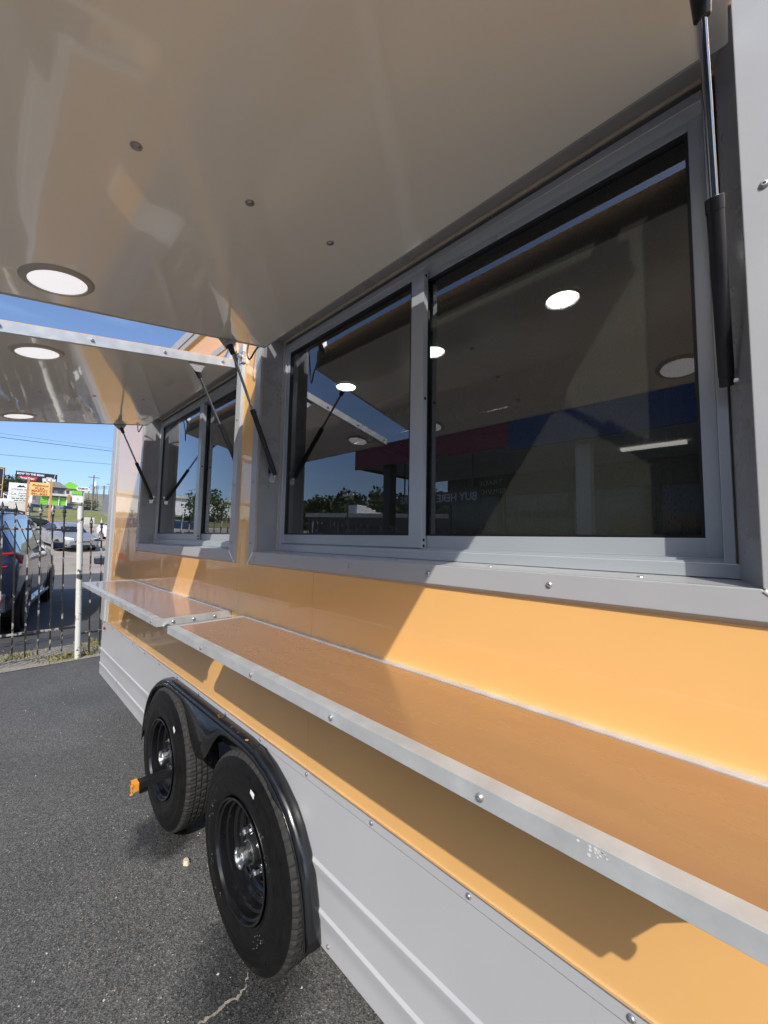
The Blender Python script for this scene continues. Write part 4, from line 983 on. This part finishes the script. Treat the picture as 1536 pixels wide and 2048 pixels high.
# billboard
s = empty('billboard', (7.9,138,gz(138))); tag(s, 'navy roadside billboard with a red panel and three paper cups', 'billboard')
board(MB(),3.75,12.05,138,14.95,18.0,.3).build('sign_panel', NAVY, s)
text('lettering', 'BOW TO THE BEAN', BWHITE, s, (6.65,137.98,17.35), XD, UD, .75, 5.3, bold=.04)
mb = MB(); mb.poly([(3.95,137.97,15.75),(7.7,137.97,15.75),(8.05,137.97,16.75),(4.3,137.97,16.75)]); mb.build('red_panel', BRED, s, fix=False)
text('lettering', 'RaceTrac', BWHITE, s, (5.95,137.94,16.22), XD, UD, .8, 2.9, shear=.15, bold=.03)
for (cx,sc_,zz) in ((9.55,1,15.1),(10.4,1.12,15.25),(11.25,1,15.1)):
    mb = MB(); mb.poly([(cx-.36*sc_,137.97,zz),(cx+.36*sc_,137.97,zz),(cx+.55*sc_,137.97,zz+1.35*sc_),(cx-.55*sc_,137.97,zz+1.35*sc_)]); mb.build('cup', BWHITE, s, fix=False)
    mb = MB(); mb.poly([(cx-.6*sc_,137.95,zz+1.3*sc_),(cx+.6*sc_,137.95,zz+1.3*sc_),(cx+.5*sc_,137.95,zz+1.6*sc_),(cx-.5*sc_,137.95,zz+1.6*sc_)]); mb.build('cup_lid', CREAM, s, fix=False)
    mb = MB(); mb.poly([(cx+.3*sc_*math.cos(t*.785),137.95,zz+.5*sc_+.22*sc_*math.sin(t*.785)) for t in range(8)]); mb.build('cup_mark', DGREY if cx != 10.4 else TAN, s, fix=False)
mb = MB(); mb.tube((11.35,137.94,16.6),(11.6,137.94,17.9),.05,6); mb.build('straw', BWHITE, s)
mb = MB(); mb.box(3.5,12.4,137.2,138.4,14.6,14.72); mb.build('catwalk', STEELD, s)
for x in (4.3,6.1,7.9,9.7,11.5):
    mb = MB(); mb.tube((x,137.9,14.6),(x,137.3,14.2),.06,6); mb.build('lamp_arm', STEELD, s)
mb = MB(); mb.tube((7.9,138.6,gz(138)-1),(7.9,138.6,17.6),.45,14); mb.build('column', STEELD, s)
# storage building: slate upper floor, green roller doors
b = empty('storage_building', (10,122,gz(119))); tag(b, 'slate grey storage building with lime green roller doors and hipped roof', 'building')
def hbox(parent, nm, x0,x1,y0,y1,z0,z1,m): mb = MB(); mb.box(x0,x1,y0,y1,z0,z1); return mb.build(nm, m, parent)
hbox(b,'wall',7.5,12.4,119.6,131,8.0,11.2,SID)
hbox(b,'upper_wall',8.8,12.3,123,131,11.2,13.0,SID)
mb = MB(); mb.add([(8.4,122.4,13.0),(12.8,122.4,13.0),(12.8,132,13.0),(8.4,132,13.0),(9.9,125.5,14.7),(11.4,125.5,14.7)], [(0,1,5,4),(1,2,5),(2,3,4,5),(3,0,4),(0,3,2,1)]); mb.build('roof', ROOFG, b)
hbox(b,'awning_band',7.4,12.5,118.6,119.6,10.65,11.15,CREAM)
for x in (7.65,9.4,11.05):
    wd_ = hbox(b,'roller_door',x,x+1.35,119.5,119.58,7.9,10.4,GRN)
    for k in range(4): hbox(wd_,'door_rib',x,x+1.35,119.45,119.499,8.5+k*.45,8.54+k*.45,GRN)
for x in (9.1,10.85,12.3): hbox(b,'pier',x,x+.18,119.2,119.59,7.8,10.65,BWHITE)
for x in (9.4,11.0): hbox(b,'window',x,x+.8,122.9,122.99,11.7,12.55,CARGLASS)
b = empty('green_gabled_house', (16,140,gz(136))); tag(b, 'white house with a green gabled end up the hill', 'building')
hbox(b,'wall',12.6,18.0,136,146,9.5,14.2,CREAM)
mb = MB(); mb.add([(12.3,135.5,14.2),(18.3,135.5,14.2),(14.6,135.5,16.2),(12.3,147,14.2),(18.3,147,14.2),(14.6,147,16.2)], [(0,1,2),(3,5,4),(0,2,5,3),(1,4,5,2),(0,3,4,1)]); mb.build('roof', GRN, b)
hbox(b,'green_panel',15.2,17.6,135.85,135.97,12.8,14.7,GRN); hbox(b,'timber_stair',13.2,14.8,134.5,135.9,9.3,12.4,TAN)
for x in (12.9,14.0): hbox(b,'window',x,x+.6,135.9,135.99,12.8,13.7,CARGLASS)
b = empty('white_shop', (-3,66,gz(66))); tag(b, 'low white shop building behind the plaza sign at the far left', 'building')
hbox(b,'wall',-9,.9,64,72,4.2,6.3,BWHITE); hbox(b,'roof',-9.2,1.1,63.8,72.2,6.3,6.5,ROOFG)
for x in (-4,-2,-.6): hbox(b,'window',x,x+.9,63.93,63.99,4.7,5.7,CARGLASS)
s = empty('oval_sign', (11.4,90,gz(90))); tag(s, 'white hexagonal sign on a pole beside the green house', 'sign')
mb = MB(); mb.prism([(10.3,90,10.15),(10.6,90,9.75),(12.2,90,9.75),(12.5,90,10.15),(12.2,90,10.5),(10.6,90,10.5)], (0,.15,0)); mb.build('sign_panel', BWHITE, s)
text('lettering', 'RAMCO', DGREY, s, (11.4,89.98,10.13), XD, UD, .55, 1.5, bold=.03)
mb = MB(); mb.tube((11.4,90.1,gz(90)),(11.4,90.1,9.8),.07,8); mb.build('post', STEELD, s)
s = empty('white_sign', (8.8,75,gz(75))); tag(s, 'white square sign standing at the right end of the grass bank', 'sign')
board(MB(),8.15,9.4,75,6.55,7.5).build('sign_panel', BWHITE, s)
mb = MB(); mb.poly([(8.68,74.985,6.8),(8.9,74.985,6.8),(8.9,74.985,7.25),(8.68,74.985,7.25)]); mb.build('sign_print', CREAM, s, fix=False)
for x in (8.25,9.3):
    mb = MB(); mb.box(x-.04,x+.04,75.02,75.1,gz(75)-.1,6.55); mb.build('post', STEELD, s)
mb = MB(); mb.box(.95,2.75,58,60.4,gz(59)-.2,4.75); ct = mb.build('container', BLUEC); tag(ct, 'dark blue corrugated container below the plaza sign', 'container')
for k in range(12):
    mb = MB(); mb.box(1.0+k*.145,1.07+k*.145,57.95,57.998,gz(58),4.7); mb.build('corrugation', BLUEC, ct)
# utility cabinet in wire on the bank
mb = MB(); mb.box(5.9,6.7,47.2,47.6,gz(47),gz(47)+.75); tag(mb.build('utility_box', CREAM, bevel=.03), 'small pale utility box at the foot of the grass bank', 'utility box')
# utility poles climbing the hill
ORD = ['first','second','third','fourth','fifth','sixth','seventh','eighth','ninth','tenth','eleventh','twelfth','thirteenth','fourteenth','fifteenth']
random.seed(4)
pl = [(12.9,90,13.0,1),(15.2,110,12.6,0),(17.4,118,14.4,1),(18.9,128,15.0,0),(21.3,140,16.4,1),(23.6,152,17,0),(26.5,160,18.5,1),(28.5,170,19,0),(30.5,182,21,1),(34.5,196,22.5,0),(13.8,74,10.2,0),(16.2,92,12.2,1),(19.8,104,12.6,0)]
for i,(x,y,zt,tf) in enumerate(pl):
    p = empty('utility_pole', (x,y,gz(y)))
    tag(p, 'tall wooden utility pole carrying a pale transformer beside the hill road' if i == 0 else 'wooden utility pole beside the hill road, %s in distance from the fence' % ORD[sorted(q_[1] for q_ in pl).index(y)], 'utility pole', 'utility poles along the hill road')
    mb = MB(); mb.tube((x,y,gz(y)-.3),(x,y,zt),.13,8,.09); mb.build('shaft', WOODP, p)
    if tf or True:
        mb = MB(); mb.box(x-.9,x+.9,y-.06,y+.06,zt-.55,zt-.43); mb.build('crossarm', WOODP, p)
    if i == 0:
        mb = MB(); mb.tube((x+.35,y-.1,zt-2.2),(x+.35,y-.1,zt-1.3),.22,10); mb.build('transformer', BWHITE, p)
def wire(name, label, a, b_, sag, r=.018):
    mb = MB(); a, b_ = Vector(a), Vector(b_)
    pts = [a.lerp(b_, t/16) - Vector((0,0,sag*4*(t/16)*(1-t/16))) for t in range(17)]
    mb.path(pts, r, 5); return tag(mb.build(name, BLACK), label, 'power line', 'overhead power lines')
wire('power_line', 'overhead power line crossing the sky, highest of the three', (-14,60,12.6), (40,60,14.6), .5, .012)
wire('power_line', 'thick overhead power line crossing the sky below the highest one', (-14,60,12.1), (40,60,14.5), .55, .028)
wire('power_line', 'overhead power line crossing the sky, lowest of the three', (-14,60,9.9), (40,60,13.4), .6, .02)
for x_, zt_, lb_ in ((-14,13.2,'wooden pole at the left end of the wires crossing the street'),(40,15.3,'wooden pole at the right end of the wires crossing the street')):
    p = empty('utility_pole', (x_,60.15,gz(60))); tag(p, lb_, 'utility pole', 'poles carrying the street wires')
    mb = MB(); mb.tube((x_,60.15,gz(60)-.3),(x_,60.15,zt_),.15,8,.11); mb.build('shaft', WOODP, p)
    mb = MB(); mb.box(x_-.06,x_+.06,59.2,61.1,zt_-.62,zt_-.5); mb.build('crossarm', WOODP, p)
for k,(p,q_) in enumerate((((12.9,90,12.6),(17.4,118,14.0)),((17.4,118,14.0),(21.3,140,16)),((21.3,140,16),(26.5,160,18.1)))):
    wire('power_line', 'thin wire between the poles of the hill road, %s span up the hill' % ORD[k], p, q_, .4, .02)

# ------------------------------------------------------------------ trees
def tree(name, label, x, y, h, r, leafm, n, group, z0=None, tall=1.0):
    z0 = gz(y) if z0 is None else z0
    t = empty(name, (x,y,z0)); tag(t, label, 'tree', group)
    mb = MB(); mb.path([(x,y,z0-.2),(x+.1,y,z0+h*.3),(x-.05,y+.1,z0+h*.6),(x,y,z0+h*.85)], .05*h*.4, 7)
    cl = []
    for k in range(16):
        a = random.uniform(0,6.28); rr = r*random.uniform(.25,.95)**.7; zz = z0+h*random.uniform(.32,.95); f = 1-abs((zz-z0)/h-.6)*1.1
        c = Vector((x+rr*f*math.cos(a), y+rr*f*math.sin(a), zz)); cl.append(c)
        mb.path([(x,y,z0+h*.25+.3*(zz-z0-h*.25)), tuple(Vector((x,y,zz)).lerp(c,.5)), tuple(c)], .012*h*.5, 5)
    mb.build('trunk', BARK, t, fix=False)
    mb = MB(); vs = []; fs = []
    for i in range(n):
        c = random.choice(cl); d_ = Vector((random.gauss(0,1),random.gauss(0,1),random.gauss(0,.8))); d_ = d_.normalized()*r*.42*random.random()**.45
        p = c+d_; s_ = r*.06*random.uniform(.6,1.5)
        u_ = Vector((random.gauss(0,1),random.gauss(0,1),random.gauss(0,1))).normalized(); v_ = u_.orthogonal().normalized()
        k = len(vs); vs += [tuple(p-u_*s_), tuple(p+v_*s_*.6), tuple(p+u_*s_), tuple(p-v_*s_*.6)]; fs.append((k,k+1,k+2,k+3))
    mb.add(vs, fs); mb.build('crown', leafm, t, fix=False)
random.seed(21)
tree('leafy_tree','dark leafy tree behind the plaza sign at the far left', 1.2, 112, 6.0, 3.4, LEAFD, 2600, 'trees far left')
tree('leafy_tree','dark leafy tree at the left edge beyond the dark sign', -3.2, 108, 5.5, 3.2, LEAFD, 2200, 'trees far left')
tree('leafy_tree','small dark tree beside the hexagonal sign on the hill', 14.2, 100, 3.2, 1.6, LEAFD, 1200, 'trees far left')
# wood on the other side of the lot, seen mirrored in the serving windows
for i in range(15):
    tt = i/14; x = -44-8*math.sin(i*2.1)-6*tt; y = 33+46*tt
    tree('leafy_tree', 'leafy tree of the wood mirrored in the serving window, %s along the row' % ORD[i], x, y, random.uniform(7.0,9.5), random.uniform(4.0,5.4), LEAF if i % 3 else LEAFD, 3800, 'wood mirrored in the windows', z0=0)
tree('leafy_tree', 'lone round tree mirrored in the far serving window', -21, 57, 6.2, 3.0, LEAF, 1800, 'wood mirrored in the windows', z0=gz(57)*.5)

# ------------------------------------------------------------------ the other side of the lot (mirrored in the glass)
b = empty('car_dealership', (-9,0,0)); tag(b, 'car dealership with red and blue canopy fascia mirrored in the serving windows', 'building')
CXF = -6.0
hbox(b,'canopy_slab',-9.6,CXF-.06,-16,7.75,3.62,3.95,CREAM)
hbox(b,'fascia',CXF-.055,CXF,3.3,7.8,3.52,4.10,FASR); hbox(b,'fascia',CXF-.055,CXF,-16,3.295,3.42,4.22,FASB)
hbox(b,'fascia',-9.6,CXF-.056,7.755,7.8,3.55,4.02,FASR)
for y in (6.8,2.0,-2.6,-7.2): hbox(b,'column',-6.5,-6.25,y-.12,y+.12,0,3.61,DGREY if y > 5 else CREAM)
hbox(b,'shop_wall',-15,-9.7,-16,7.2,3.0,4.6,DGREY); hbox(b,'shop_plinth',-9.9,-9.6,-16,7.2,0,.5,CREAM)
for k in range(12): hbox(b,'shop_window',-9.72,-9.69,-15.9+k*1.92,-14.1+k*1.92,.52,2.98,WINDK); hbox(b,'window_post',-9.74,-9.66,-14.08+k*1.92,-14.0+k*1.92,.5,3.0,STEELD)
hbox(b,'back_wall',-15.1,-15,-16,7.2,0,4.6,DGREY)
for y in (-6.5,-4.6,-2.7,-.8,1.2):
    hbox(b,'canopy_tube_light',-8.2,-8.05,y-.55,y+.55,3.56,3.61,TUBE)
text('lettering', 'TRADE', BWHITE, b, (-9.685,5.6,3.42), (0,1,0), UD, .2, .8); text('lettering', 'SERVICE', BWHITE, b, (-9.685,5.6,3.14), (0,1,0), UD, .2, 1.0)
sg = empty('finance_sign', (-6.5,5.5,2.4)); tag(sg, 'dark sign board under the canopy with pale capital letters', 'sign')
mb = MB(); mb.box(-6.56,-6.50,4.2,6.6,2.46,2.76); mb.build('sign_panel', DGREY, sg)
text('lettering', 'BUY HERE PAY HERE', BWHITE, sg, (-6.492,5.4,2.61), (0,1,0), UD, .26, 2.25, bold=.02)
mb = MB(); mb.tube((-6.53,4.4,2.76),(-6.53,4.4,3.61),.02,6); mb.tube((-6.53,6.4,2.76),(-6.53,6.4,3.61),.02,6); mb.build('hanger', STEELD, sg)
lb = empty('low_warehouse', (-40,45,0)); tag(lb, 'long low warehouse across the lot mirrored in the serving window', 'building')
a, c = Vector((-21,31,0)), Vector((-60,58,0)); nrm = Vector((-(c-a).y,(c-a).x,0)).normalized()*-1
if nrm.x > 0: nrm = -nrm
mb = MB(); mb.prism([a,c,c+nrm*14,a+nrm*14], (0,0,3.7)); mb.build('wall', DGREY, lb)
mb = MB(); mb.prism([a-nrm*.4+Vector((0,0,3.7)),c-nrm*.4+Vector((0,0,3.7)),c+nrm*14+Vector((0,0,3.7)),a+nrm*14+Vector((0,0,3.7))], (0,0,.4)); mb.build('roof_edge', CREAM, lb)
for t in (.08,.14,.2,.3):
    p = a.lerp(c,t)+nrm*4; mb = MB(); mb.box(p.x-.7,p.x+.7,p.y-.7,p.y+.7,4.1,5.2); mb.build('rooftop_unit', BWHITE, lb)
wh_ = empty('white_warehouse', (-28,80,gz(75))); tag(wh_, 'long white warehouse mirrored in the far serving window', 'building')
hbox(wh_,'wall',-60,-8,72,90,3.0,8.2,BWHITE); hbox(wh_,'roof_edge',-60.3,-7.7,71.6,90,8.2,8.6,CREAM)
lp = empty('lot_light', (-19,23.5,0)); tag(lp, 'tall lot light with twin heads mirrored in the serving window', 'lamp post')
mb = MB(); mb.tube((-19.5,23.5,0),(-19.5,23.5,5.2),.08,10,.06); mb.build('shaft', STEELD, lp)
for s_ in (-1,1):
    mb = MB(); mb.box(-19.6,-19.4,23.5+s_*.35-.3,23.5+s_*.35+.3,5.15,5.35); mb.build('lamp_head', BWHITE, lp, bevel=.04)
